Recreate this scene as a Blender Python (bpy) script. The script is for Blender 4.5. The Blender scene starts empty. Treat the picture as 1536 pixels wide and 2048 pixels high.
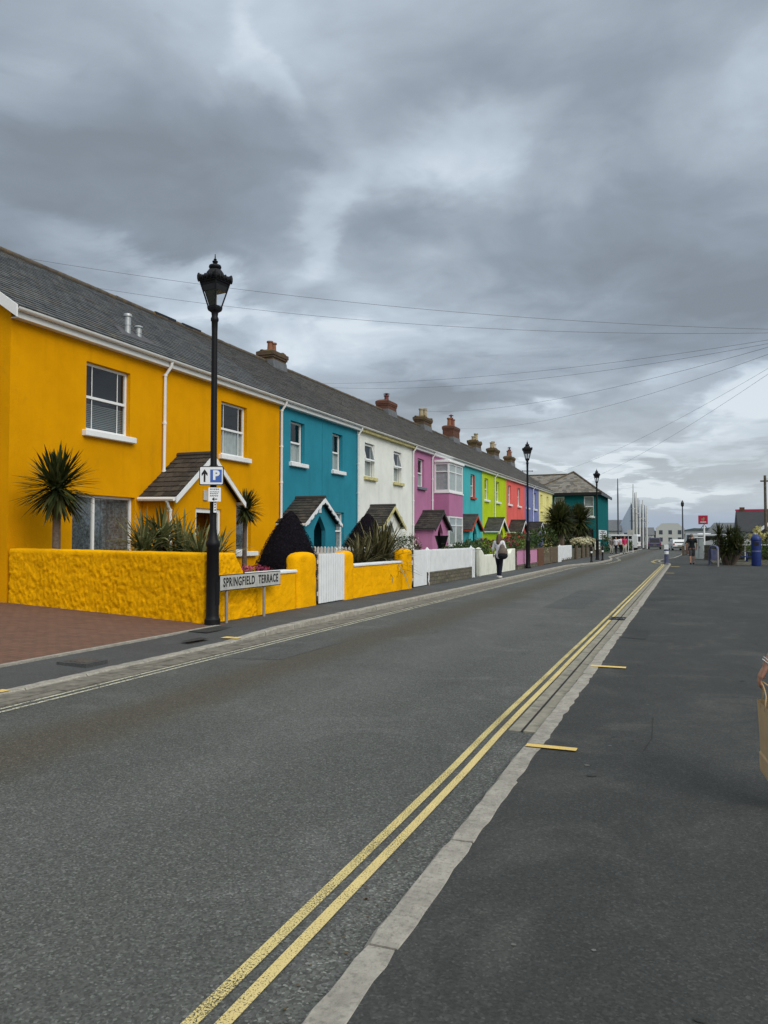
import bpy, math, random
from mathutils import Vector, Matrix, noise
R = math.radians
sc = bpy.context.scene
COL = sc.collection
random.seed(7)

# ------------------------------------------------------------------ camera
CAM_H = 1.55
cam = bpy.data.cameras.new('camera')
cam.sensor_fit = 'VERTICAL'
cam.sensor_height = 36.0
cam.lens = 36.0 * 1540.0 / 2048.0
cam.clip_start = 0.05
cam.clip_end = 6000
camo = bpy.data.objects.new('camera', cam)
COL.objects.link(camo)
camo.location = (0, 0, CAM_H)
camo.rotation_euler = (R(90) + math.atan(54 / 1540.0), 0, R(21.6))
sc.camera = camo

# ------------------------------------------------------------------ render / exposure
sc.view_settings.view_transform = 'Standard'
sc.view_settings.look = 'None'
sc.view_settings.gamma = 1
sc.view_settings.exposure = 0.12
try:
    sc.cycles.use_denoising = True
    sc.cycles.max_bounces = 6
    sc.cycles.diffuse_bounces = 3
    sc.cycles.glossy_bounces = 3
    sc.cycles.transparent_max_bounces = 12
    sc.cycles.sample_clamp_indirect = 4
except Exception:
    pass

# ------------------------------------------------------------------ node helpers
class NT:
    def __init__(s, tree):
        s.t = tree; s.t.nodes.clear()
    def n(s, typ, **kw):
        nd = s.t.nodes.new(typ)
        for k, v in kw.items():
            if k.startswith('i_'):
                nd.inputs[k[2:].replace('_', ' ')].default_value = v
            else:
                setattr(nd, k, v)
        return nd
    def l(s, a, b): s.t.links.new(a, b)
    def put(s, sock, v):
        if hasattr(v, 'is_linked') or hasattr(v, 'links'): s.l(v, sock)
        else: sock.default_value = v
    def math(s, op, a, b=0.0, c=None, clamp=False):
        m = s.n('ShaderNodeMath', operation=op, use_clamp=clamp)
        s.put(m.inputs[0], a); s.put(m.inputs[1], b)
        if c is not None: s.put(m.inputs[2], c)
        return m.outputs[0]
    def vec(s, op, a, b=None, scale=None):
        m = s.n('ShaderNodeVectorMath', operation=op)
        s.put(m.inputs[0], a)
        if b is not None: s.put(m.inputs[1], b)
        if scale is not None: s.put(m.inputs['Scale'], scale)
        return m.outputs['Value'] if op in ('DOT_PRODUCT', 'LENGTH') else m.outputs[0]
    def noise(s, vec, scale, detail=4, rough=0.5, dist=0.0):
        m = s.n('ShaderNodeTexNoise')
        if vec is not None: s.l(vec, m.inputs['Vector'])
        m.inputs['Scale'].default_value = scale
        m.inputs['Detail'].default_value = detail
        m.inputs['Roughness'].default_value = rough
        m.inputs['Distortion'].default_value = dist
        return m
    def ramp(s, fac, stops, interp='LINEAR'):
        m = s.n('ShaderNodeValToRGB')
        m.color_ramp.interpolation = interp
        els = m.color_ramp.elements
        while len(els) < len(stops): els.new(0.5)
        for e, (p, c) in zip(els, stops):
            e.position = p
            e.color = (c, c, c, 1) if isinstance(c, (int, float)) else (*c[:3], 1)
        s.put(m.inputs[0], fac)
        return m.outputs[0]
    def mix(s, fac, a, b, mode='MIX'):
        m = s.n('ShaderNodeMix', data_type='RGBA', blend_type=mode)
        s.put(m.inputs[0], fac)
        for i, v in ((6, a), (7, b)):
            if hasattr(v, 'links'): s.l(v, m.inputs[i])
            else: m.inputs[i].default_value = (*v[:3], 1)
        return m.outputs[2]
    def maprange(s, v, a, b, c=0.0, d=1.0, smooth=True):
        m = s.n('ShaderNodeMapRange', interpolation_type='SMOOTHSTEP' if smooth else 'LINEAR')
        s.put(m.inputs[0], v)
        for i, x in enumerate((a, b, c, d)): m.inputs[i + 1].default_value = x
        return m.outputs[0]

# ------------------------------------------------------------------ sky and sun
SUN_EL, SUN_AZ = R(36), R(122)          # azimuth measured clockwise from +Y
sdir = Vector((math.sin(SUN_AZ) * math.cos(SUN_EL), math.cos(SUN_AZ) * math.cos(SUN_EL), math.sin(SUN_EL)))
def pix_dir(u, v):                       # direction constants for the large cloud masses
    ps, pt = R(21.6), math.atan(54 / 1540.0)
    x, y = (u - 768) / 1540.0, (1024 - v) / 1540.0
    f = Vector((-math.sin(ps) * math.cos(pt), math.cos(ps) * math.cos(pt), math.sin(pt)))
    r = Vector((math.cos(ps), math.sin(ps), 0)); u_ = r.cross(f)
    return (f + x * r + y * u_).normalized()

def make_world():
    w = bpy.data.worlds.new('World'); sc.world = w; w.use_nodes = True
    t = NT(w.node_tree)
    out = t.n('ShaderNodeOutputWorld')
    sky = t.n('ShaderNodeTexSky')
    sky.sky_type = 'NISHITA'; sky.sun_disc = False
    sky.sun_elevation = SUN_EL; sky.sun_rotation = SUN_AZ
    bg1 = t.n('ShaderNodeBackground'); bg1.inputs[1].default_value = 0.08
    t.l(sky.outputs[0], bg1.inputs[0])
    d = t.n('ShaderNodeTexCoord').outputs['Generated']
    sep = t.n('ShaderNodeSeparateXYZ'); t.l(d, sep.inputs[0])
    z = t.math('MAXIMUM', sep.outputs[2], 0.0)
    k = t.math('DIVIDE', 1.0, t.math('ADD', z, 0.16))
    p = t.vec('MULTIPLY', t.vec('SCALE', d, scale=k), (1.0, 1.0, 0.0))
    wn = t.noise(p, 1.1, 3, 0.5)
    wv = t.vec('SCALE', t.vec('SUBTRACT', wn.outputs[1], (0.5, 0.5, 0.5)), scale=0.55)
    pw = t.vec('ADD', p, wv)
    pw = t.vec('ADD', pw, (3.7, 1.9, 0.0))
    n1 = t.noise(pw, 1.15, 5, 0.46).outputs[0]
    n2 = t.noise(pw, 3.0, 7, 0.52).outputs[0]
    v = t.math('ADD', t.math('MULTIPLY', n1, 1.05), t.math('MULTIPLY', n2, 0.32))
    n3 = t.noise(t.vec('ADD', pw, (5.2, 8.1, 0.0)), 7.5, 6, 0.55).outputs[0]
    v = t.math('ADD', v, t.math('MULTIPLY', t.math('SUBTRACT', n3, 0.5), 0.16))
    v = t.math('SUBTRACT', v, 0.685)
    v = t.math('MULTIPLY', v, 1.75)
    # soft billow edges: distorted directions for the large masses
    dw = t.vec('ADD', d, t.vec('SCALE', t.vec('SUBTRACT', t.noise(pw, 2.2, 6, 0.55).outputs[1], (0.5, 0.5, 0.5)), scale=0.24))
    dw = t.vec('NORMALIZE', dw)
    # (u, v, half width, half height, tilt, amount): the large masses as warped ellipses on the sky dome
    BL = [(300, 370, 380, 140, -6, -.30), (1130, 520, 450, 115, 6, -.30), (820, 470, 130, 62, 12, -.17), (1420, 600, 250, 70, 5, -.12),
          (80, 60, 200, 110, 0, -.10), (1020, 140, 170, 100, 0, -.05), (560, 570, 190, 38, 14, -.13), (1000, 790, 280, 34, -2, -.20),
          (1190, 700, 320, 40, -3, -.16), (1260, 915, 300, 22, 0, -.14), (350, 160, 120, 130, 0, -.05), (1330, 850, 160, 20, -6, -.16), (760, 130, 120, 90, 0, -.05),
          (930, 265, 180, 75, -10, .28), (550, 170, 38, 130, -22, .20), (640, 420, 55, 170, 14, .22), (90, 195, 150, 60, 0, .16),
          (150, 500, 260, 50, 14, .28), (430, 600, 210, 50, 16, .20), (790, 705, 290, 48, 5, .22), (1000, 855, 220, 32, 0, .24),
          (1360, 890, 300, 50, -5, .52), (1480, 805, 140, 38, -12, .34), (1240, 955, 280, 24, -2, .42), (1350, 110, 280, 120, 0, .14), (1500, 180, 100, 80, 0, .10), (560, 760, 260, 40, 4, .15), (1180, 960, 200, 22, 0, .2)]
    for u, vv, ha, hb_, rot, a in BL:
        c = pix_dir(u, vv); rt = c.cross(Vector((0, 0, 1))).normalized(); up = rt.cross(c).normalized()
        a_ = R(rot); e1 = (rt * math.cos(a_) - up * math.sin(a_)) * (1540.0 / ha); e2 = (rt * math.sin(a_) + up * math.cos(a_)) * (1540.0 / hb_)
        x = t.vec('DOT_PRODUCT', dw, tuple(e1)); y = t.vec('DOT_PRODUCT', dw, tuple(e2)); fr = t.math('GREATER_THAN', t.vec('DOT_PRODUCT', d, tuple(c)), 0.3)
        q = t.math('SQRT', t.math('ADD', t.math('MULTIPLY', x, x), t.math('MULTIPLY', y, y)))
        v = t.math('ADD', v, t.math('MULTIPLY', t.math('MULTIPLY', t.maprange(q, 0.35, 1.35, 1.0, 0.0), fr), a))
    v = t.math('ADD', v, 0.45, clamp=True)
    colr = t.ramp(v, [(0.0, (0.215, 0.252, 0.295)), (0.30, (0.275, 0.324, 0.382)), (0.55, (0.370, 0.43, 0.496)),
                      (0.8, (0.50, 0.578, 0.665)), (1.0, (0.66, 0.735, 0.80))])
    # toward the horizon: a pale band low down, slate blue at the very bottom
    pale = t.maprange(z, 0.06, 0.22, 1.0, 0.0)
    colr = t.mix(t.math('MULTIPLY', pale, 0.36), colr, (0.72, 0.765, 0.765))
    low = t.maprange(z, 0.012, 0.055, 1.0, 0.0)
    colr = t.mix(t.math('MULTIPLY', low, 0.85), colr, (0.33, 0.405, 0.53))
    # overcast zenith, brightened above the view to add light to the street
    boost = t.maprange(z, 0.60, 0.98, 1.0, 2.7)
    glow = t.maprange(t.vec('DOT_PRODUCT', d, tuple(sdir)), 0.30, 1.0, 1.0, 2.2)      # unseen sun-side sky brightened to add light on the facades
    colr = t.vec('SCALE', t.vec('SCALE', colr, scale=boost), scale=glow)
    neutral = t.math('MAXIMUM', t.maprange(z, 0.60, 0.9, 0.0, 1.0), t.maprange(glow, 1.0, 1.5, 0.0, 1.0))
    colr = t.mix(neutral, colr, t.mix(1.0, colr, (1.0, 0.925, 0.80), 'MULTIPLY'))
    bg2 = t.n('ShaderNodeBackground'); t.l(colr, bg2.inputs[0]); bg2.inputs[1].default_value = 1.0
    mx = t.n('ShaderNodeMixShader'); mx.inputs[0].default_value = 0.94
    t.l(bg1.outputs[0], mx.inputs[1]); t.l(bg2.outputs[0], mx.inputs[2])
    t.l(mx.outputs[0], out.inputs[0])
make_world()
sun = bpy.data.lights.new('sun', 'SUN'); sun.energy = 1.5; sun.angle = R(35); sun.color = (1.0, 0.95, 0.87)
suno = bpy.data.objects.new('sun', sun); COL.objects.link(suno)
sdir = Vector((math.sin(SUN_AZ) * math.cos(SUN_EL), math.cos(SUN_AZ) * math.cos(SUN_EL), math.sin(SUN_EL)))
suno.rotation_euler = sdir.to_track_quat('Z', 'Y').to_euler()
suno.location = (20, -20, 40)

# ------------------------------------------------------------------ materials
def surf(name):
    m = bpy.data.materials.new(name); m.use_nodes = True
    t = NT(m.node_tree)
    out = t.n('ShaderNodeOutputMaterial'); b = t.n('ShaderNodeBsdfPrincipled')
    t.l(b.outputs[0], out.inputs[0])
    return m, t, b, out

def sc_(c, f): return tuple(min(1.0, x * f) for x in c)

def plain(name, col, rough=0.6, var=0.12, vscale=6.0, bump=0.0, bscale=60.0, spec=0.35, metal=0.0, dirt=None, dirt_amt=0.35, dirt_scale=2.0, bdist=0.01):
    m, t, b, out = surf(name)
    co = t.n('ShaderNodeTexCoord').outputs['Object']
    n = t.noise(co, vscale, 5, 0.6).outputs[0]
    c = t.mix(t.maprange(n, 0.25, 0.75), sc_(col, 1 - var), sc_(col, 1 + var))
    if dirt:
        n2 = t.noise(co, dirt_scale, 6, 0.65).outputs[0]
        c = t.mix(t.math('MULTIPLY', t.maprange(n2, 0.48, 0.70), dirt_amt), c, dirt)
    t.l(c, b.inputs['Base Color'])
    b.inputs['Roughness'].default_value = rough
    b.inputs['Specular IOR Level'].default_value = spec
    b.inputs['Metallic'].default_value = metal
    if bump:
        bn = t.n('ShaderNodeBump'); bn.inputs['Strength'].default_value = bump; bn.inputs['Distance'].default_value = bdist
        t.l(t.noise(co, bscale, 5, 0.65).outputs[0], bn.inputs['Height']); t.l(bn.outputs[0], b.inputs['Normal'])
    return m

def render_paint(name, col, bs=0.6, bsc=26):              # painted pebble/sand render on house walls
    m, t, b, out = surf(name)
    co = t.n('ShaderNodeTexCoord').outputs['Object']
    big = t.noise(co, 0.7, 4, 0.6).outputs[0]
    c = t.mix(t.maprange(big, 0.3, 0.7), sc_(col, 0.92), sc_(col, 1.06))
    pat = t.noise(co, 2.6, 6, 0.7, 0.8).outputs[0]
    c = t.mix(t.math('MULTIPLY', t.maprange(pat, 0.54, 0.66), 0.16), c, sc_(col, 0.78))
    st = t.vec('MULTIPLY', co, (3.0, 3.0, 0.22))          # rain streaks, long in z
    sn = t.noise(st, 1.0, 5, 0.6).outputs[0]
    c = t.mix(t.math('MULTIPLY', t.maprange(sn, 0.52, 0.75), 0.26), c, sc_(col, 0.62))
    grime = t.noise(t.vec('MULTIPLY', co, (2.2, 2.2, 1.1)), 1.0, 8, 0.72, 1.2).outputs[0]
    c = t.mix(t.math('MULTIPLY', t.maprange(grime, 0.56, 0.72), 0.22), c, (col[0] * .55 + .02, col[1] * .58 + .02, col[2] * .5 + .012))
    fine = t.noise(co, 45, 4, 0.7).outputs[0]
    c = t.mix(t.math('MULTIPLY', t.maprange(fine, 0.52, 0.72), 0.14), c, sc_(col, 0.6))
    t.l(c, b.inputs['Base Color'])
    b.inputs['Roughness'].default_value = 0.95; b.inputs['Specular IOR Level'].default_value = 0.04
    bn = t.n('ShaderNodeBump'); bn.inputs['Strength'].default_value = min(1.0, bs); bn.inputs['Distance'].default_value = 0.015 * max(1.0, bs)
    h = t.math('ADD', t.noise(co, bsc, 6, 0.7).outputs[0], t.math('MULTIPLY', t.noise(co, 3.0, 3, 0.5).outputs[0], 0.9))
    t.l(h, bn.inputs['Height']); t.l(bn.outputs[0], b.inputs['Normal'])
    return m

def tile_mat(name, cols, moss=None, moss_amt=0.3, rough=0.75):   # uv.x random per tile
    m, t, b, out = surf(name)
    uv = t.n('ShaderNodeUVMap').outputs[0]
    sep = t.n('ShaderNodeSeparateXYZ'); t.l(uv, sep.inputs[0])
    k = len(cols)
    c = t.ramp(sep.outputs[0], [(i / (k - 1), col) for i, col in enumerate(cols)])
    co = t.n('ShaderNodeTexCoord').outputs['Object']
    f = t.noise(co, 14, 5, 0.7).outputs[0]
    c = t.mix(t.maprange(f, 0.35, 0.7), c, t.mix(1.0, c, (0.65, 0.65, 0.65), 'MULTIPLY'))
    if moss:
        n2 = t.noise(co, 1.3, 7, 0.72).outputs[0]
        c = t.mix(t.math('MULTIPLY', t.maprange(n2, 0.50, 0.68), moss_amt), c, moss)
    t.l(c, b.inputs['Base Color']); b.inputs['Roughness'].default_value = rough; b.inputs['Specular IOR Level'].default_value = 0.3
    bn = t.n('ShaderNodeBump'); bn.inputs['Strength'].default_value = 0.3; bn.inputs['Distance'].default_value = 0.01
    t.l(f, bn.inputs['Height']); t.l(bn.outputs[0], b.inputs['Normal'])
    return m

def brick_mat(name, c1, c2, mortar, sx, row, moss=None, axis='yz', moss_amt=0.5, msize=0.02):
    m, t, b, out = surf(name)
    co = t.n('ShaderNodeTexCoord').outputs['Object']
    sep = t.n('ShaderNodeSeparateXYZ'); t.l(co, sep.inputs[0])
    cmb = t.n('ShaderNodeCombineXYZ')
    if axis == 'yz':
        t.l(t.math('ADD', sep.outputs[0], sep.outputs[1]), cmb.inputs[0]); t.l(sep.outputs[2], cmb.inputs[1])
    else:
        t.l(sep.outputs[0], cmb.inputs[0]); t.l(sep.outputs[1], cmb.inputs[1])
    br = t.n('ShaderNodeTexBrick')
    t.l(cmb.outputs[0], br.inputs['Vector'])
    br.inputs['Color1'].default_value = (*c1, 1); br.inputs['Color2'].default_value = (*c2, 1); br.inputs['Mortar'].default_value = (*mortar, 1)
    br.inputs['Scale'].default_value = 1.0; br.inputs['Brick Width'].default_value = sx; br.inputs['Row Height'].default_value = row
    br.inputs['Mortar Size'].default_value = msize * row; br.inputs['Mortar Smooth'].default_value = 0.3
    c = br.outputs[0]
    n = t.noise(co, 5, 6, 0.7).outputs[0]
    c = t.mix(t.math('MULTIPLY', t.maprange(n, 0.4, 0.75), 0.45), c, sc_(c1, 0.5))
    if moss:
        n2 = t.noise(co, 2.2, 6, 0.7).outputs[0]
        c = t.mix(t.math('MULTIPLY', t.maprange(n2, 0.42, 0.62), moss_amt), c, moss)
    t.l(c, b.inputs['Base Color']); b.inputs['Roughness'].default_value = 0.85; b.inputs['Specular IOR Level'].default_value = 0.2
    bn = t.n('ShaderNodeBump'); bn.inputs['Strength'].default_value = 0.5; bn.inputs['Distance'].default_value = 0.012
    t.l(t.math('ADD', br.outputs[1] if False else n, t.math('MULTIPLY', br.outputs['Fac'], -0.8)), bn.inputs['Height']); t.l(bn.outputs[0], b.inputs['Normal'])
    return m

def asphalt_mat(name, base, tint, worn, grit=0.5, warm_band=False, patches=0.3):
    m, t, b, out = surf(name)
    co = t.n('ShaderNodeTexCoord').outputs['Object']
    vo = t.n('ShaderNodeTexVoronoi'); t.l(co, vo.inputs['Vector']); vo.inputs['Scale'].default_value = 105
    sepc = t.n('ShaderNodeSeparateColor'); t.l(vo.outputs['Color'], sepc.inputs[0])
    stone = t.ramp(sepc.outputs[0], [(0.0, 1 - grit), (0.55, 1.0), (0.86, 1.0 + grit * 0.5), (1.0, 1.0 + grit * 2.2)])
    fine = t.noise(co, 160, 3, 0.7).outputs[0]
    big = t.noise(t.vec('MULTIPLY', co, (1.0, 0.35, 1.0)), 0.7, 5, 0.6).outputs[0]
    c = t.mix(t.maprange(big, 0.3, 0.7), base, tint)
    mid = t.noise(co, 5.0, 6, 0.65).outputs[0]
    c = t.mix(t.math('MULTIPLY', t.maprange(mid, 0.5, 0.75), patches), c, worn)
    blo = t.noise(co, 1.05, 8, 0.68, 0.8).outputs[0]
    c = t.mix(t.math('MULTIPLY', t.maprange(blo, 0.50, 0.66), 0.6), c, sc_(worn, 1.15))
    c = t.mix(t.math('MULTIPLY', t.maprange(blo, 0.46, 0.30), 0.5), c, sc_(base, 0.72))
    if warm_band:
        sep = t.n('ShaderNodeSeparateXYZ'); t.l(co, sep.inputs[0])
        wob = t.math('MULTIPLY', t.math('SUBTRACT', t.noise(co, 0.35, 3, 0.5).outputs[0], 0.5), 0.8)
        x = t.math('ADD', sep.outputs[0], wob)
        bandv = t.math('SUBTRACT', 1.0, t.math('MULTIPLY', t.math('ABSOLUTE', t.math('ADD', x, 4.6)), 1.55), clamp=True)
        c = t.mix(t.math('MULTIPLY', t.maprange(bandv, 0.0, 0.8), 0.95), c, (base[0] * 0.99, base[1] * 0.86, base[2] * 0.72))
        band2 = t.math('SUBTRACT', 1.0, t.math('MULTIPLY', t.math('ABSOLUTE', t.math('ADD', x, 3.2)), 1.3), clamp=True)
        c = t.mix(t.math('MULTIPLY', band2, 0.45), c, sc_(worn, 1.12))
    c = t.mix(1.0, c, stone, 'MULTIPLY')
    t.l(c, b.inputs['Base Color'])
    b.inputs['Roughness'].default_value = 0.82; b.inputs['Specular IOR Level'].default_value = 0.3
    bn = t.n('ShaderNodeBump'); bn.inputs['Strength'].default_value = 0.6; bn.inputs['Distance'].default_value = 0.006
    t.l(t.math('ADD', sepc.outputs[1], fine), bn.inputs['Height']); t.l(bn.outputs[0], b.inputs['Normal'])
    return m

def worn_paint(name, col, wear=0.5, scale=70):
    m, t, b, out = surf(name)
    co = t.n('ShaderNodeTexCoord').outputs['Object']
    a = t.noise(co, scale, 3, 0.8).outputs[0]
    a2 = t.noise(co, 2.5, 4, 0.6).outputs[0]
    s = t.math('ADD', a, t.math('MULTIPLY', a2, 0.25))
    fac = t.maprange(s, wear + 0.085, wear + 0.16)
    c = t.mix(t.noise(co, 4, 4, 0.6).outputs[0], sc_(col, 0.85), sc_(col, 1.1))
    t.l(c, b.inputs['Base Color']); b.inputs['Roughness'].default_value = 0.75
    tr = t.n('ShaderNodeBsdfTransparent'); mx = t.n('ShaderNodeMixShader')
    t.l(fac, mx.inputs[0]); t.l(tr.outputs[0], mx.inputs[1]); t.l(b.outputs[0], mx.inputs[2]); t.l(mx.outputs[0], out.inputs[0])
    return m

def glass_mat(name, tint=(0.80, 0.85, 0.86), refl=0.06):
    m, t, b, out = surf(name)
    t.t.nodes.remove(b)
    tr = t.n('ShaderNodeBsdfTransparent'); tr.inputs[0].default_value = (*tint, 1)
    gl = t.n('ShaderNodeBsdfGlossy'); gl.inputs['Roughness'].default_value = 0.02
    ge = t.n('ShaderNodeNewGeometry')
    cs = t.math('ABSOLUTE', t.vec('DOT_PRODUCT', ge.outputs['Incoming'], ge.outputs['Normal']))
    fr_ = t.math('ADD', t.math('MULTIPLY', t.math('POWER', t.math('SUBTRACT', 1.0, cs, clamp=True), 5.0), 0.92), 0.05)
    mx = t.n('ShaderNodeMixShader')
    t.l(t.math('ADD', fr_, refl, clamp=True), mx.inputs[0]); t.l(tr.outputs[0], mx.inputs[1]); t.l(gl.outputs[0], mx.inputs[2])
    t.l(mx.outputs[0], out.inputs[0])
    return m

def leaf_mat(name, c1, c2, c3=None, trans=0.25, rough=0.5, spec=0.25):      # uv.x random per leaf
    m, t, b, out = surf(name)
    uv = t.n('ShaderNodeUVMap').outputs[0]
    sep = t.n('ShaderNodeSeparateXYZ'); t.l(uv, sep.inputs[0])
    stops = [(0.0, c1), (0.7, c2)] + ([(1.0, c3)] if c3 else [])
    c = t.ramp(sep.outputs[0], stops)
    t.l(c, b.inputs['Base Color']); b.inputs['Roughness'].default_value = rough; b.inputs['Specular IOR Level'].default_value = spec
    tl = t.n('ShaderNodeBsdfTranslucent'); t.l(c, tl.inputs[0])
    mx = t.n('ShaderNodeMixShader'); mx.inputs[0].default_value = trans
    t.l(b.outputs[0], mx.inputs[1]); t.l(tl.outputs[0], mx.inputs[2]); t.l(mx.outputs[0], out.inputs[0])
    return m

LICHEN = (0.17, 0.125, 0.035)
MT = {}
PAINT = dict(
    yellow=(0.70, 0.312, 0.002), teal=(0.030, 0.225, 0.31), white=(0.76, 0.78, 0.74), pink=(0.44, 0.18, 0.325),
    turquoise=(0.07, 0.42, 0.46), lime=(0.46, 0.60, 0.025), coral=(0.76, 0.15, 0.135), blue=(0.19, 0.22, 0.45),
    cream=(0.78, 0.72, 0.30), green=(0.010, 0.125, 0.135))
for k, c in PAINT.items(): MT[k] = render_paint(k + '_render', c)
MT['yellow_rough'] = render_paint('yellow_roughcast', (0.90, 0.43, 0.003), 1.6, 11)
MT['white_plastic'] = plain('white_plastic', (0.78, 0.79, 0.79), 0.35, 0.03, spec=0.5)
MT['white_paint'] = plain('white_paint', (0.76, 0.78, 0.80), 0.5, 0.06, 3.0, dirt=(0.45, 0.46, 0.42), dirt_amt=0.25)
MT['cream_paint'] = plain('cream_paint', (0.72, 0.73, 0.64), 0.7, 0.06, 3.0, 0.3, 40, dirt=(0.40, 0.41, 0.30), dirt_amt=0.35)
MT['lichen_paint'] = plain('lichen_paint', (0.56, 0.50, 0.24), 0.8, 0.2, 8, dirt=(0.20, 0.18, 0.05), dirt_amt=0.7, dirt_scale=6)
MT['red_paint'] = plain('red_paint', (0.40, 0.055, 0.02), 0.6, 0.1)
MT['grey_sill'] = plain('grey_sill', (0.14, 0.15, 0.19), 0.6, 0.1)
MT['black_iron'] = plain('black_iron', (0.006, 0.006, 0.008), 0.5, 0.2, 20, 0.05, 80, spec=0.22)
MT['glass'] = glass_mat('window_glass')
MT['lamp_glass'] = glass_mat('lamp_glass', (0.93, 0.94, 0.95), 0.05)
MT['curtain'] = plain('curtain_cloth', (0.42, 0.44, 0.45), 0.9, 0.35, 9.0, 0.2, 30)
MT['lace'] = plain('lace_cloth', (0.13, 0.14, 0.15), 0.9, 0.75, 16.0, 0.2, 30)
MT['blind'] = plain('blind_slats', (0.66, 0.68, 0.69), 0.6, 0.05)
MT['net'] = plain('net_curtain', (0.50, 0.52, 0.51), 0.9, 0.12, 5)
MT['dark'] = plain('dark_interior', (0.012, 0.012, 0.012), 0.8, 0.2)
MT['door'] = plain('dark_door', (0.05, 0.035, 0.03), 0.5, 0.2)
MT['slate'] = tile_mat('slate_tiles', [(0.052, 0.056, 0.062), (0.085, 0.090, 0.097), (0.115, 0.118, 0.122), (0.07, 0.074, 0.08)], LICHEN, 0.25)
MT['tile'] = tile_mat('brown_tiles', [(0.062, 0.058, 0.055), (0.09, 0.084, 0.08), (0.11, 0.102, 0.095), (0.072, 0.07, 0.068)], (0.12, 0.09, 0.04), 0.45)
MT['tile_dark'] = tile_mat('dark_tiles', [(0.05, 0.048, 0.047), (0.075, 0.07, 0.068), (0.088, 0.083, 0.08)], (0.10, 0.085, 0.05), 0.35)
MT['porch_tile'] = tile_mat('porch_tiles', [(0.028, 0.026, 0.025), (0.043, 0.039, 0.036), (0.060, 0.053, 0.047), (0.078, 0.068, 0.056)], (0.11, 0.095, 0.06), 0.3)
MT['old_slate'] = tile_mat('weathered_slates', [(0.13, 0.12, 0.105), (0.20, 0.185, 0.165), (0.29, 0.27, 0.24), (0.24, 0.20, 0.165)], (0.22, 0.17, 0.08), 0.4)
MT['ridge'] = plain('ridge_tile', (0.085, 0.070, 0.055), 0.85, 0.3, 4, 0.4, 30, dirt=(0.17, 0.10, 0.03), dirt_amt=0.8, dirt_scale=3)
MT['chim_brick'] = brick_mat('chimney_brick', (0.145, 0.062, 0.042), (0.105, 0.05, 0.036), (0.16, 0.13, 0.11), 0.22, 0.075)
MT['chim_moss'] = brick_mat('mossy_chimney', (0.12, 0.075, 0.05), (0.09, 0.062, 0.045), (0.10, 0.09, 0.07), 0.22, 0.075, (0.12, 0.092, 0.03), moss_amt=0.7)
MT['pot'] = plain('terracotta_pot', (0.24, 0.10, 0.052), 0.8, 0.2, 8, dirt=(0.12, 0.08, 0.05), dirt_amt=0.6)
MT['pot_pale'] = plain('buff_pot', (0.36, 0.29, 0.18), 0.8, 0.25, 8, dirt=(0.10, 0.09, 0.06), dirt_amt=0.7)
MT['pot_red'] = plain('dark_red_pot', (0.15, 0.035, 0.03), 0.7, 0.2, 8)
MT['zinc'] = plain('zinc_pipe', (0.42, 0.44, 0.45), 0.45, 0.15, 8, metal=0.5)
MT['lead'] = plain('lead_flashing', (0.13, 0.135, 0.145), 0.6, 0.2)
MT['road'] = asphalt_mat('road_asphalt', (0.078, 0.081, 0.076), (0.095, 0.097, 0.090), (0.112, 0.113, 0.108), 0.42, True)
MT['road_patch'] = asphalt_mat('road_patch_asphalt', (0.070, 0.073, 0.071), (0.083, 0.086, 0.083), (0.10, 0.10, 0.096), 0.4, False)
MT['road_edge'] = asphalt_mat('road_gravelly_edge', (0.085, 0.088, 0.081), (0.11, 0.112, 0.103), (0.125, 0.127, 0.118), 0.52, False)
MT['pave'] = asphalt_mat('pavement_asphalt', (0.038, 0.039, 0.0375), (0.050, 0.051, 0.049), (0.068, 0.068, 0.063), 0.28, False, 0.30)
MT['pave_left'] = asphalt_mat('far_pavement_asphalt', (0.062, 0.064, 0.065), (0.075, 0.077, 0.078), (0.09, 0.092, 0.09), 0.22, False, 0.3)
MT['patch'] = asphalt_mat('patch_asphalt', (0.030, 0.031, 0.030), (0.038, 0.039, 0.038), (0.045, 0.045, 0.043), 0.2, False, 0.2)
MT['kerb'] = plain('kerb_concrete', (0.335, 0.31, 0.27), 0.85, 0.22, 9, 0.8, 60, dirt=(0.15, 0.14, 0.12), dirt_amt=0.6, dirt_scale=38, spec=0.2)
MT['channel'] = plain('channel_concrete', (0.27, 0.248, 0.20), 0.85, 0.2, 6, 0.5, 60, dirt=(0.12, 0.115, 0.10), dirt_amt=0.7, dirt_scale=8, spec=0.2)
MT['channel_old'] = plain('old_channel_concrete', (0.185, 0.17, 0.142), 0.9, 0.28, 5, 0.5, 60, dirt=(0.085, 0.08, 0.07), dirt_amt=0.75, dirt_scale=7, spec=0.15)
MT['yellow_line'] = worn_paint('yellow_line_paint', (0.66, 0.52, 0.22), 0.415, 120)
MT['yellow_line_worn'] = worn_paint('worn_yellow_line_paint', (0.66, 0.53, 0.22), 0.455, 120)
MT['pale_line'] = worn_paint('pale_line_paint', (0.55, 0.52, 0.40), 0.46, 50)
MT['tick'] = worn_paint('yellow_tick_paint', (0.72, 0.50, 0.15), 0.36)
MT['drive'] = brick_mat('driveway_brick', (0.19, 0.102, 0.070), (0.15, 0.082, 0.060), (0.075, 0.055, 0.048), 0.21, 0.105, None, 'xy', msize=0.06)
MT['stone'] = brick_mat('stone_wall', (0.17, 0.145, 0.115), (0.10, 0.09, 0.078), (0.07, 0.065, 0.055), 0.34, 0.12, (0.10, 0.10, 0.05), 'yz', 0.4, 0.12)
MT['soil'] = plain('garden_soil', (0.07, 0.065, 0.045), 0.95, 0.4, 3, 0.6, 20, dirt=(0.06, 0.09, 0.03), dirt_amt=0.8)
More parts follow.
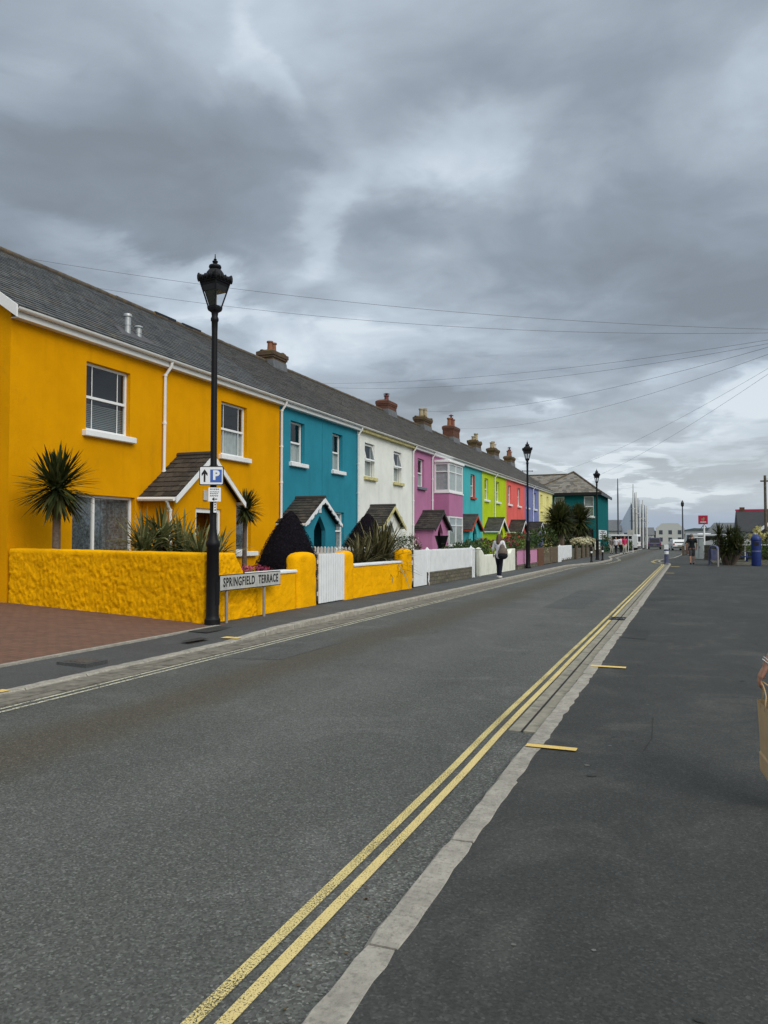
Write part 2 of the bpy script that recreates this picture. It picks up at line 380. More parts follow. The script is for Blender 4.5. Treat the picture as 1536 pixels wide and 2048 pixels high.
MT['grass'] = plain('far_grass', (0.07, 0.085, 0.035), 0.95, 0.3, 0.4)
MT['hill'] = plain('hill_woods', (0.030, 0.042, 0.040), 0.95, 0.35, 0.02)
MT['wood'] = plain('weathered_wood', (0.11, 0.085, 0.06), 0.85, 0.3, 6, 0.4, 40)
MT['brown_wood'] = plain('brown_wood', (0.12, 0.055, 0.03), 0.7, 0.2, 6)
MT['lattice'] = plain('lattice_wood', (0.16, 0.125, 0.085), 0.85, 0.25, 6)
MT['pink_board'] = plain('pink_board', (0.55, 0.24, 0.40), 0.6, 0.06, 3)
MT['sign_white'] = plain('sign_white', (0.78, 0.80, 0.82), 0.4, 0.02)
MT['sign_blue'] = plain('sign_blue', (0.055, 0.13, 0.44), 0.4, 0.02)
MT['sign_black'] = plain('sign_black', (0.012, 0.012, 0.014), 0.4, 0.05)
MT['sign_grey'] = plain('sign_plate', (0.46, 0.455, 0.435), 0.55, 0.08, 5, dirt=(0.25, 0.24, 0.21), dirt_amt=0.4, dirt_scale=4)
MT['sign_red'] = plain('sign_red', (0.42, 0.015, 0.05), 0.4, 0.03)
MT['post_grey'] = plain('post_grey', (0.26, 0.24, 0.23), 0.6, 0.1)
MT['bark'] = plain('cordyline_bark', (0.13, 0.10, 0.08), 0.9, 0.35, 20, 0.6, 40)
MT['cord'] = leaf_mat('cordyline_leaf', (0.012, 0.019, 0.006), (0.048, 0.062, 0.018), (0.13, 0.125, 0.05), 0.25, 0.55, 0.12)
MT['yucca'] = leaf_mat('yucca_leaf', (0.045, 0.055, 0.018), (0.17, 0.185, 0.075), (0.34, 0.32, 0.16), 0.3, 0.55, 0.12)
MT['phorm'] = leaf_mat('phormium_leaf', (0.030, 0.026, 0.012), (0.095, 0.090, 0.038), (0.30, 0.28, 0.15), 0.25, 0.55, 0.12)
MT['palm'] = leaf_mat('far_palm_leaf', (0.020, 0.028, 0.008), (0.055, 0.070, 0.020), (0.11, 0.09, 0.03))
MT['shrub'] = leaf_mat('shrub_leaf', (0.016, 0.030, 0.010), (0.05, 0.085, 0.022), (0.09, 0.13, 0.04))
MT['bright_shrub'] = leaf_mat('bright_shrub_leaf', (0.04, 0.07, 0.012), (0.11, 0.17, 0.03), (0.20, 0.24, 0.07))
MT['dark_shrub'] = leaf_mat('dark_shrub_leaf', (0.007, 0.006, 0.009), (0.014, 0.012, 0.016), (0.028, 0.022, 0.030), 0.05, 0.8, 0.05)
MT['cream_flower'] = leaf_mat('cream_flower', (0.35, 0.32, 0.16), (0.66, 0.62, 0.42), (0.78, 0.75, 0.60))
MT['red_flower'] = leaf_mat('red_flower', (0.30, 0.02, 0.03), (0.48, 0.08, 0.16), (0.30, 0.07, 0.28))
MT['yellow_leaf'] = leaf_mat('yellow_leaf', (0.25, 0.22, 0.05), (0.60, 0.54, 0.20), (0.7, 0.66, 0.4))
MT['skin'] = plain('skin', (0.46, 0.24, 0.165), 0.55, 0.10, 30, 0.15, 120, dirt=(0.36, 0.14, 0.10), dirt_amt=0.5, dirt_scale=14)
MT['hair_brown'] = plain('brown_hair', (0.085, 0.048, 0.028), 0.55, 0.4, 30)
MT['hair_dark'] = plain('dark_hair', (0.02, 0.015, 0.012), 0.6, 0.3, 30)
MT['hair_grey'] = plain('grey_hair', (0.20, 0.18, 0.16), 0.6, 0.3, 30)
for k, c in dict(cloth_white=(0.66, 0.65, 0.70), cloth_black=(0.013, 0.014, 0.018), cloth_navy=(0.012, 0.014, 0.026), cloth_grey=(0.09, 0.09, 0.10),
                 cloth_pink=(0.55, 0.04, 0.13), cloth_beige=(0.50, 0.47, 0.42), cloth_taupe=(0.16, 0.14, 0.13), cloth_bag=(0.15, 0.12, 0.10),
                 shoe_black=(0.02, 0.02, 0.02), shoe_white=(0.62, 0.60, 0.58)).items():
    MT[k] = plain(k, c, 0.85, 0.15, 12, 0.25, 60, spec=0.2)
MT['kraft'] = plain('kraft_paper', (0.54, 0.385, 0.21), 0.75, 0.10, 6, 0.15, 15, dirt=(0.33, 0.22, 0.11), dirt_amt=0.4)
MT['silver'] = plain('silver_beads', (0.72, 0.70, 0.68), 0.25, 0.1, metal=0.7)
MT['cab_grey'] = plain('cabinet_grey', (0.30, 0.33, 0.34), 0.6, 0.08, 4)
MT['bin_blue'] = plain('bin_blue', (0.014, 0.032, 0.155), 0.45, 0.08)
MT['slate_blue'] = plain('slate_blue', (0.11, 0.12, 0.22), 0.5, 0.15)
MT['car_paint'] = plain('car_paint', (0.035, 0.030, 0.095), 0.25, 0.03, spec=0.6)
MT['van_white'] = plain('van_white', (0.72, 0.73, 0.74), 0.3, 0.03, spec=0.5)
MT['rubber'] = plain('rubber', (0.015, 0.015, 0.015), 0.8)
MT['tail_red'] = plain('tail_red', (0.35, 0.02, 0.02), 0.3)
MT['sail'] = plain('grey_sail', (0.37, 0.44, 0.55), 0.8, 0.05)
MT['mast_dark'] = plain('mast_dark', (0.055, 0.065, 0.085), 0.5)
MT['mast_pale'] = plain('mast_pale', (0.58, 0.58, 0.55), 0.5)
MT['house_white'] = plain('far_white_wall', (0.50, 0.505, 0.50), 0.8, 0.05)
MT['planter'] = plain('brown_planter', (0.14, 0.095, 0.075), 0.8, 0.2)
MT['bungalow'] = plain('dark_bungalow_roof', (0.035, 0.036, 0.040), 0.75, 0.15, 3)
MT['pave_seam'] = plain('pavement_seam', (0.030, 0.030, 0.029), 0.9, 0.2)
MT['gum'] = plain('gum_spot', (0.13, 0.13, 0.12), 0.9, 0.2)
MT['leaf_litter'] = plain('leaf_litter', (0.10, 0.07, 0.04), 0.9, 0.3)
MT['rust_iron'] = plain('rusty_iron', (0.085, 0.072, 0.062), 0.8, 0.3, 12)
MT['wire'] = plain('cable_black', (0.11, 0.12, 0.14), 0.7)

# ------------------------------------------------------------------ mesh builder
def chain_loc(p):
    v = Vector((0, 0, 0))
    while p is not None:
        v += Vector(p.location); p = p.parent
    return v

class MB:
    def __init__(s): s.v = []; s.f = []; s.m = []; s.uv = []
    def face(s, pts, mi=0, uv=None):
        i = len(s.v); s.v.extend(Vector(p) for p in pts); s.f.append(tuple(range(i, i + len(pts)))); s.m.append(mi); s.uv.append(uv)
    def box(s, x0, x1, y0, y1, z0, z1, mi=0):
        p = [(x0, y0, z0), (x1, y0, z0), (x1, y1, z0), (x0, y1, z0), (x0, y0, z1), (x1, y0, z1), (x1, y1, z1), (x0, y1, z1)]
        s.hexa(p, mi)
    def hexa(s, p, mi=0):
        i = len(s.v); s.v.extend(Vector(q) for q in p)
        for f in ((0, 3, 2, 1), (4, 5, 6, 7), (0, 1, 5, 4), (1, 2, 6, 5), (2, 3, 7, 6), (3, 0, 4, 7)):
            s.f.append(tuple(i + k for k in f)); s.m.append(mi); s.uv.append(None)
    def bbox(s, x0, x1, y0, y1, z0, z1, b=0.01, mi=0):   # box with chamfered vertical edges and top
        b = min(b, (x1 - x0) / 2.2, (y1 - y0) / 2.2, (z1 - z0) / 2.2)
        def ring(x0, x1, y0, y1, z, c):
            return [(x0 + c, y0, z), (x1 - c, y0, z), (x1, y0 + c, z), (x1, y1 - c, z), (x1 - c, y1, z), (x0 + c, y1, z), (x0, y1 - c, z), (x0, y0 + c, z)]
        s.loft([ring(x0 + b, x1 - b, y0 + b, y1 - b, z0, b), ring(x0, x1, y0, y1, z0 + b, b), ring(x0, x1, y0, y1, z1 - b, b), ring(x0 + b, x1 - b, y0 + b, y1 - b, z1, b)], mi=mi)
    def loft(s, rings, closed=True, caps=True, mi=0):
        n = len(rings[0]); base = len(s.v)
        for r in rings: s.v.extend(Vector(q) for q in r)
        for a in range(len(rings) - 1):
            for k in range(n if closed else n - 1):
                k2 = (k + 1) % n
                s.f.append((base + a * n + k, base + a * n + k2, base + (a + 1) * n + k2, base + (a + 1) * n + k)); s.m.append(mi); s.uv.append(None)
        if caps and closed:
            s.f.append(tuple(base + k for k in reversed(range(n)))); s.m.append(mi); s.uv.append(None)
            s.f.append(tuple(base + (len(rings) - 1) * n + k for k in range(n))); s.m.append(mi); s.uv.append(None)
    def tube(s, pts, r, n=8, caps=True, mi=0):
        pts = [Vector(p) for p in pts]
        rr = r if isinstance(r, (list, tuple)) else [r] * len(pts)
        rings = []
        ref = None
        for i, p in enumerate(pts):
            d = (pts[min(i + 1, len(pts) - 1)] - pts[max(i - 1, 0)]).normalized()
            if ref is None:
                ref = d.cross(Vector((0, 0, 1)))
                if ref.length < 1e-3: ref = d.cross(Vector((1, 0, 0)))
            a = (ref - d * ref.dot(d)).normalized(); ref = a
            b = d.cross(a)
            rings.append([p + rr[i] * (math.cos(2 * math.pi * k / n) * a + math.sin(2 * math.pi * k / n) * b) for k in range(n)])
        s.loft(rings, True, caps, mi)
    def sphere(s, c, r, n=10, m=7, mi=0):
        rx, ry, rz = r if isinstance(r, (list, tuple)) else (r, r, r)
        rings = []
        for j in range(m + 1):
            a = -math.pi / 2 + math.pi * (j + 0.02) / (m + 0.04)
            rings.append([(c[0] + rx * math.cos(a) * math.cos(2 * math.pi * k / n), c[1] + ry * math.cos(a) * math.sin(2 * math.pi * k / n), c[2] + rz * math.sin(a)) for k in range(n)])
        s.loft(rings, True, True, mi)
    def lathe(s, prof, c=(0, 0), n=16, mi=0, rot=0.0):
        s.loft([[(c[0] + r * math.cos(rot + 2 * math.pi * k / n), c[1] + r * math.sin(rot + 2 * math.pi * k / n), z) for k in range(n)] for r, z in prof], True, True, mi)
    def add(s, o, mi=None, xf=None):
        i = len(s.v); s.v.extend((xf @ v) if xf else v.copy() for v in o.v)
        for f, m, u in zip(o.f, o.m, o.uv):
            s.f.append(tuple(i + k for k in f)); s.m.append(m if mi is None else mi); s.uv.append(u)
    def build(s, name, mat, parent=None, local=False, smooth=False):
        off = Vector((0, 0, 0)) if (local or parent is None) else chain_loc(parent)
        me = bpy.data.meshes.new(name)
        me.from_pydata([tuple(v - off) for v in s.v], [], s.f)
        for mm in (mat if isinstance(mat, (list, tuple)) else [mat]): me.materials.append(MT[mm] if isinstance(mm, str) else mm)
        me.polygons.foreach_set('material_index', s.m)
        if any(u is not None for u in s.uv):
            ul = me.uv_layers.new(name='UVMap'); d = []
            for f, u in zip(s.f, s.uv):
                if u is None: d += [0.5, 0.5] * len(f)
                elif isinstance(u, (int, float)): d += [u, u] * len(f)
                else:
                    for q in u: d += [q[0], q[1]]
            ul.data.foreach_set('uv', d)
        if smooth: me.polygons.foreach_set('use_smooth', [True] * len(s.f))
        me.update()
        o = bpy.data.objects.new(name, me); COL.objects.link(o)
        if parent is not None: o.parent = parent
        return o

def smooth_by_angle(o, ang=40):
    try:
        o.data.polygons.foreach_set('use_smooth', [True] * len(o.data.polygons))
        o.data.set_sharp_from_angle(angle=R(ang))
    except Exception: pass
    return o
def tag(o, label=None, cat=None, group=None, kind=None):
    if label: o['label'] = label
    if cat: o['category'] = cat
    if group: o['group'] = group
    if kind: o['kind'] = kind
    return o
def thing(name, label, cat, loc=(0, 0, 0), rz=0.0, group=None):
    o = bpy.data.objects.new(name, None); COL.objects.link(o)
    o.empty_display_size = 0.2
    o.location = loc; o.rotation_euler = (0, 0, rz)
    return tag(o, label, cat, group)
def struct(name, mb, mat, smooth=False):
    return tag(mb.build(name, mat, None, smooth=smooth), kind='structure')
def dup(root, loc, rz, label, group=None, rename=None):
    r = root.copy(); COL.objects.link(r); r.location = loc; r.rotation_euler = (0, 0, rz); r['label'] = label
    if group: r['group'] = group
    def rec(src, dst):
        for ch in [o for o in bpy.data.objects if o.parent == src]:
            c = ch.copy(); COL.objects.link(c); c.parent = dst; rec(ch, c)
    rec(root, r)
    return r
def text_mb(body, size, bold=0.0, align='CENTER', squeeze=1.0, spacing=1.0):       # flat lettering in local x (right), z (up)
    cu = bpy.data.curves.new('lettering', 'FONT'); cu.body = body; cu.size = size; cu.align_x = align; cu.align_y = 'CENTER'
    cu.offset = bold; cu.extrude = 0.001; cu.space_character = spacing; cu.resolution_u = 3
    o = bpy.data.objects.new('lettering', cu); COL.objects.link(o)
    dg = bpy.context.evaluated_depsgraph_get(); dg.update()
    me = bpy.data.meshes.new_from_object(o.evaluated_get(dg))
    mb = MB()
    mb.v = [Vector((v.co.x * squeeze, -v.co.z, v.co.y)) for v in me.vertices]
    mb.f = [tuple(p.vertices) for p in me.polygons]; mb.m = [0] * len(mb.f); mb.uv = [None] * len(mb.f)
    bpy.data.objects.remove(o); bpy.data.curves.remove(cu); bpy.data.meshes.remove(me)
    return mb
def remesh(mb, name, mat, parent, voxel, local=True, smooth_iter=2):
    o = mb.build(name, mat, None)
    md = o.modifiers.new('r', 'REMESH'); md.mode = 'VOXEL'; md.voxel_size = voxel; md.use_smooth_shade = True
    if smooth_iter:
        ms = o.modifiers.new('s', 'SMOOTH'); ms.iterations = smooth_iter; ms.factor = 0.5
    dg = bpy.context.evaluated_depsgraph_get(); dg.update()
    me = bpy.data.meshes.new_from_object(o.evaluated_get(dg))
    o.modifiers.clear(); old = o.data; o.data = me; bpy.data.meshes.remove(old); me.name = name
    if not me.materials: me.materials.append(MT[mat])
    me.polygons.foreach_set('use_smooth', [True] * len(me.polygons))
    if parent is not None: o.parent = parent
    return o
def nz(x, y, z, s=1.0): return noise.noise(Vector((x * s, y * s, z * s)))

# ------------------------------------------------------------------ ground, road, pavements
Zr, Zp, Zl, Zg = 0.0, 0.05, 0.08, 0.20
b = MB(); b.face([(-3000, -300, -0.06), (3000, -300, -0.06), (3000, 4000, -0.06), (-3000, 4000, -0.06)]); struct('ground', b, 'grass')
b = MB(); b.face([(-9.2, -30, 0), (1.0, -30, 0), (1.0, 170, 0), (-9.2, 170, 0)]); struct('road', b, 'road')
b = MB(); b.face([(-1.33, -30, 0.004), (-1.1, -30, 0.004), (-1.1, 6.18, 0.004), (-1.33, 6.18, 0.004)]); struct('road_edge_strip', b, 'road_edge')

def strip_along(name, xs, z, mat, y0, y1, step, jit=0.0, th=None):
    pass
def kx_left(y):                           # left kerb line (road side)
    pts = [(-60, -6.30), (44, -6.30), (47.5, -5.75), (50, -5.30), (57, -5.15), (60, -5.35), (66, -6.1), (82, -6.3), (170, -6.6)]
    for (a, xa), (c, xc) in zip(pts, pts[1:]):
        if a <= y <= c: return xa + (xc - xa) * (y - a) / (c - a)
    return -6.3
def kx_right(y):
    pts = [(-60, -1.14), (48, -1.14), (50.5, -1.2), (52.5, -1.75), (56, -2.05), (61, -1.9), (66, -1.2), (78, -0.75), (170, -0.6)]
    for (a, xa), (c, xc) in zip(pts, pts[1:]):
        if a <= y <= c: return xa + (xc - xa) * (y - a) / (c - a)
    return -1.1
def zk_left(y):                           # left kerb height, dropped at the driveway
    if y < 9.8: return 0.035
    if y < 11.2: return 0.035 + (y - 9.8) / 1.4 * 0.065
    return 0.10
ys = [-30, -10, 0] + [i * 0.5 for i in range(1, 60)] + [30 + i for i in range(0, 140, 2)]
# left pavement sheet (from kerb back to the garden walls)
b = MB()
for a, c in zip(ys, ys[1:]):
    xa, xc = kx_left(a) - 0.14, kx_left(c) - 0.14
    b.face([(-7.95, a, Zl), (xa, a, zk_left(a) - 0.004), (xc, c, zk_left(c) - 0.004), (-7.95, c, Zl)])
struct('pavement', b, 'pave_left')
# right pavement: a wide sheet
b = MB()
ys2 = [-30, -10, 0] + [i * 1.0 for i in range(1, 48)] + [47 + i * 1.0 for i in range(1, 40)] + [90, 110, 170]
for a, c in zip(ys2, ys2[1:]):
    b.face([(kx_right(a) + 0.12, a, Zp - 0.004), (45, a, Zp - 0.004), (45, c, Zp - 0.004), (kx_right(c) + 0.12, c, Zp - 0.004)])
struct('pavement_right', b, 'pave')
# patches and seams in the right pavement
b = MB()
def patch(pts, z): b.face([(x, y, z) for x, y in pts])
patch([(-0.96, 20.0), (-0.3, 20.2), (-0.34, 20.9), (-0.96, 20.8)], Zp)
patch([(-0.98, 12.3), (-0.62, 12.2), (-0.6, 13.4), (-0.98, 13.6)], Zp)
struct('pavement_patches', b, 'patch')
b = MB()
for seg in ([(-0.9, 28.2), (1.5, 28.3), (4, 28.1)], [(-0.3, 6.9), (-0.28, 6.2), (-0.32, 5.8)],
            [(-0.9, 33.0), (2, 33.2)], [(1.3, 9.7), (1.7, 9.62), (2.4, 9.66)]):
    for (xa, ya), (xc, yc) in zip(seg, seg[1:]):
        d = Vector((yc - ya, xa - xc, 0)).normalized() * 0.0035
        b.face([(xa - d.x, ya - d.y, Zp), (xc - d.x, yc - d.y, Zp), (xc + d.x, yc + d.y, Zp), (xa + d.x, ya + d.y, Zp)])
struct('pavement_cracks', b, 'pave_seam')
rs = random.Random(11)
def specks(name, n, x0, x1, y0, y1, z, mat, smin, smax):
    b = MB()
    for _ in range(n):
        y = y0 + (y1 - y0) * rs.random() ** 1.8; x = rs.uniform(x0, x1); r = rs.uniform(smin, smax); k = rs.randint(5, 8); sq_ = rs.uniform(.5, 1)
        a0 = rs.uniform(0, 6.28); b.face([(x + r * rs.uniform(.7, 1.1) * math.cos(a0 + 6.283 * i / k), y + sq_ * r * rs.uniform(.7, 1.1) * math.sin(a0 + 6.283 * i / k), z) for i in range(k)])
    struct(name, b, mat)
specks('gum_spots', 46, -.8, 2.6, 1.6, 24, Zp, 'gum', .006, .022)
specks('stain_spots', 26, -.8, 2.4, 1.8, 22, Zp, 'patch', .015, .07)
specks('road_grit', 70, -5.6, -1.5, 1.8, 20, .0045, 'gum', .004, .010)
specks('kerb_litter', 60, -1.35, -1.16, 1.5, 6.0, .009, 'leaf_litter', .004, .011)
b = MB(); b.face([(-5.62, 8.6, .003), (-4.9, 8.75, .003), (-4.85, 10.6, .003), (-5.6, 10.5, .003)]); b.face([(-3.1, 17.5, .003), (-2.2, 17.5, .003), (-2.2, 24.0, .003), (-3.1, 24.0, .003)]); struct('road_patch', b, 'road_patch')
# patches on the left pavement by the lamp
b = MB()
b.face([(-7.55, 10.3, Zl + 0.004), (-7.05, 10.25, Zl + 0.004), (-6.95, 11.9, Zl + 0.004), (-7.6, 12.1, Zl + 0.004)])
b.face([(-6.85, 9.3, Zl - 0.006), (-6.7, 9.3, Zl - 0.006), (-6.65, 9.75, Zl - 0.006), (-6.85, 9.8, Zl - 0.006)])
struct('pavement_patch', b, 'patch')

# kerbs: separate stones with open joints and worn edges
def kerb_row(name, xf, width, y0, y1, ln, zt, side):
    b = MB(); y = y0; i = 0
    while y < y1:
        L = ln * random.uniform(0.9, 1.08); ye = min(y + L, y1)
        nseg = max(2, int(L / 0.10)) if y < 16 else 2
        rings = []
        tw = random.uniform(-0.008, 0.008); hz = random.uniform(-0.004, 0.004)
        for k in range(nseg + 1):
            yy = y + 0.006 + (ye - y - 0.012) * k / nseg
            xa = xf(yy) + tw; q = 0.9 if y < 16 else 0.3
            j = lambda sd: 0.012 * q * nz(yy * 9, sd * 7.3, i)
            z = (zt(yy) if callable(zt) else zt) + hz
            e = 0.022 if k in (0, nseg) and y < 16 else 0.014
            xo = xa + j(1); xi = xa + side * (width + 1.5 * j(2))
            rings.append([(xo, yy, -0.08), (xo, yy, z - e), (xa + side * e + j(3), yy, z + j(4) * 0.4), (xi - side * e * 0.7, yy, z + j(5) * 0.4), (xi, yy, z - e * 0.8), (xi, yy, -0.08)])
        b.loft(rings, True, True)
        y = ye; i += 1
    o = struct(name, b, 'kerb'); smooth_by_angle(o, 35)
kerb_row('kerb_right', kx_right, 0.14, -6, 110, 1.02, lambda y: Zp, 1)
kerb_row('kerb_left', kx_left, 0.15, -3, 120, 0.95, zk_left, -1)

# right drainage channel with slot
b = MB(); y = 6.2; k = 0
while y < 48.5:
    L = random.uniform(0.85, 0.98)
    xr = kx_right(y) - 0.012
    b.box(xr - 0.225, xr - 0.128, y + 0.004, y + L - 0.004, -0.05, 0.010 + random.uniform(-.002, .002)); b.box(xr - 0.103, xr - 0.006, y + 0.004, y + L - 0.004, -0.05, 0.010 + random.uniform(-.002, .002))
    y += L
struct('drain_channel', b, 'channel')
b = MB(); b.face([(kx_right(7) - 0.145, 6.2, 0.004), (kx_right(7) - 0.11, 6.2, 0.004), (kx_right(7) - 0.11, 48.5, 0.004), (kx_right(7) - 0.145, 48.5, 0.004)]); struct('drain_slot', b, 'dark')
b = MB()
for i in range(7): b.box(-1.43 + i * 0.062, -1.39 + i * 0.062, 15.35, 15.75, 0.012, 0.022)
b.box(-1.44, -0.99, 15.31, 15.35, 0.012, 0.024); b.box(-1.44, -0.99, 15.75, 15.79, 0.012, 0.024)
tag(b.build('drain_grate', 'black_iron'), 'dark iron grate crossing the double yellow lines on the right', 'drain grate')
# left channel: rows of setts
b = MB()
for r, (x0, x1) in enumerate(((-6.285, -6.165), (-6.155, -6.03), (-6.02, -5.905))):
    y = -3 + r * 0.2
    while y < 44:
        L = random.uniform(0.42, 0.62) if r else random.uniform(0.8, 1.0)
        if y < 10 or r < 2 or True:
            b.box(x0, x1, y + 0.006, y + L - 0.006, -0.05, 0.012 + random.uniform(-.004, .004))
        y += L
struct('gutter_channel', b, 'channel_old')

# painted lines
def line(name, fx, w, y0, y1, mat, z=0.008, step=1.0):
    b = MB(); y = y0
    while y < y1:
        ye = min(y + step, y1)
        j0, j1 = 0.006 * nz(y, 3, 0, 0.8), 0.006 * nz(ye, 3, 0, 0.8)
        b.face([(fx(y) - w / 2 + j0, y, z), (fx(y) + w / 2 + j0, y, z), (fx(ye) + w / 2 + j1, ye, z), (fx(ye) - w / 2 + j1, ye, z)]); y = ye
    struct(name, b, mat)
line('yellow_line', lambda y: kx_right(y) - 0.262 - (0.02 if y > 5 else 0), 0.052, -3, 62, 'yellow_line')
line('yellow_line_outer', lambda y: kx_right(y) - 0.362 - (0.02 if y > 5 else 0), 0.052, -3, 62, 'yellow_line_worn')
line('pale_line', lambda y: kx_left(y) + 0.455, 0.045, -3, 100, 'pale_line', 0.006)
line('pale_line_outer', lambda y: kx_left(y) + 0.565, 0.045, -3, 100, 'pale_line', 0.006)
b = MB()
def slab(x0, x1, y0, y1, z, sk=0.0):
    b.face([(x0, y0, z), (x1, y0 + sk, z), (x1, y1 + sk, z), (x0, y1, z)])
slab(-1.12, -0.76, 5.60, 5.68, 0.057, 0.0); slab(-1.10, -0.70, 9.36, 9.47, 0.057); slab(-1.0, -0.62, 36, 36.2, 0.057); slab(-0.95, -0.5, 44.5, 44.8, 0.057)
slab(-6.44, -6.32, 5.72, 5.84, 0.042); slab(-6.62, -6.47, 9.98, 10.16, 0.056); slab(-6.46, -6.32, 9.98, 10.16, 0.056)
struct('kerb_marks', b, 'tick')

# driveway and front gardens
b = MB(); b.face([(-22, -25, Zg), (-13.3, -25, Zg), (-13.3, 12.6, Zg), (-22, 12.6, Zg)]); b.face([(-13.3, -25, Zg), (-7.42, -25, Zl + 0.006), (-7.42, 11.4, Zl + 0.006), (-13.3, 12.6, Zg)])
struct('driveway', b, 'drive')
b = MB(); b.box(-7.50, -7.42, -25, 11.2, -0.05, Zl + 0.010); struct('driveway_edging', b, 'kerb')
b = MB(); b.face([(-13.6, 12.3, Zg), (-7.8, 11.4, Zg - 0.05), (-7.8, 84, Zg - 0.05), (-13.6, 84, Zg)]); struct('garden', b, 'soil')
# manhole covers in the left pavement
t = thing('manhole_cover', 'rusty square manhole cover in the left pavement beside the driveway', 'manhole cover', (-6.82, 7.35, Zl))
b = MB(); b.box(-7.05, -6.60, 7.17, 7.53, Zl - 0.05, Zl + 0.003); b.build('frame', 'pave_left', t)
b = MB()
b.box(-7.0, -6.65, 7.22, 7.48, Zl - 0.05, Zl + 0.007)
for i in range(5): b.box(-6.98 + i * 0.065, -6.94 + i * 0.065, 7.24, 7.46, Zl + 0.007, Zl + 0.011)
b.build('lid', 'rust_iron', t)

# distant hill
b = MB(); rings = []
for i in range(0, 121):
    x = -420 + i * 8.5
    h = 12.0 + 4.0 * nz(x, 1, 0, 0.008) + 2.2 * nz(x, 5, 0, 0.03) + 1.2 * nz(x, 9, 0, 0.11) + (-3.5 if x > 60 else 0)
    rings.append([(x, 880, -1), (x, 892, h * 0.75), (x, 905, h), (x, 940, h * 1.02), (x, 1100, -1)])
b.loft(rings, True, True); struct('hills', b, 'hill')

# ------------------------------------------------------------------ houses
FX, BX, RX = -13.5, -22.6, -18.0          # facade, back wall and ridge planes
EX, EZ, RZ = -13.22, 6.54, 9.70           # eaves edge and ridge height
def wall_openings(b, X, y0, y1, z0, z1, ops, rev=0.14, mi=0, sgn=1):
    ysx = sorted({y0, y1, *[o[0] for o in ops], *[o[1] for o in ops]})
    zsx = sorted({z0, z1, *[o[2] for o in ops], *[o[3] for o in ops]})
    for ya, yb in zip(ysx, ysx[1:]):
        for za, zb in zip(zsx, zsx[1:]):
            cy, cz = (ya + yb) / 2, (za + zb) / 2
            if any(o[0] < cy < o[1] and o[2] < cz < o[3] for o in ops): continue
            b.face([(X, ya, za), (X, yb, za), (X, yb, zb), (X, ya, zb)], mi)
    for ya, yb, za, zb in ops:
        xi = X - rev * sgn
        b.face([(X, yb, za), (xi, yb, za), (xi, yb, zb), (X, yb, zb)], mi); b.face([(X, ya, za), (X, ya, zb), (xi, ya, zb), (xi, ya, za)], mi)
        b.face([(X, ya, zb), (X, yb, zb), (xi, yb, zb), (xi, ya, zb)], mi); b.face([(X, ya, za), (xi, ya, za), (xi, yb, za), (X, yb, za)], mi)

def roof_tiles(b, e0, e1, r0, r1, courses, tilew, lift=0.018, jit=0.004, uvj=True):
    e0, e1, r0, r1 = map(Vector, (e0, e1, r0, r1))
    nrm = (e1 - e0).cross(r0 - e0).normalized()
    if nrm.z < 0: nrm = -nrm
    L = (e1 - e0).length
    for i in range(courses):
        t0, t1 = i / courses, min(1.0, (i + 1.10) / courses)
        n = max(1, round(((e0.lerp(r0, t0)) - (e1.lerp(r1, t0))).length / tilew))
        offs = (i % 2) * 0.5
        cuts = [0.0] + [(k + offs) / n for k in range(0 if offs else 1, n) if 0 < (k + offs) / n < 1] + [1.0]
        for a, c in zip(cuts, cuts[1:]):
            g = 0.006 / max(L, 1) 
            p = lambda s, t: (e0.lerp(e1, s)).lerp(r0.lerp(r1, s), t)
            ja = random.uniform(-jit, jit); jb = random.uniform(-jit, jit); sl = random.uniform(-0.006, 0.006) * (jit / 0.004)
            up = nrm * lift
            dn = (p(a, t1) - p(a, t0)).normalized() * sl
            q0 = p(a + g, t0) + up + nrm * ja - dn; q1 = p(c - g, t0) + up + nrm * jb - dn
            q2 = p(c - g, t1) + nrm * 0.001; q3 = p(a + g, t1) + nrm * 0.001
            u = random.random()
            b.face([q0, q1, q2, q3], 0, u)
            b.face([q0 - nrm * (lift + 0.02), q1 - nrm * (lift + 0.02), q1, q0], 0, u * 0.6)
            b.face([q1 - nrm * (lift + 0.0), q2 - nrm * 0.001, q2, q1], 0, u * 0.6)
    b.face([e0 - nrm * 0.02, e1 - nrm * 0.02, r1 - nrm * 0.02, r0 - nrm * 0.02], 0, 0.1)

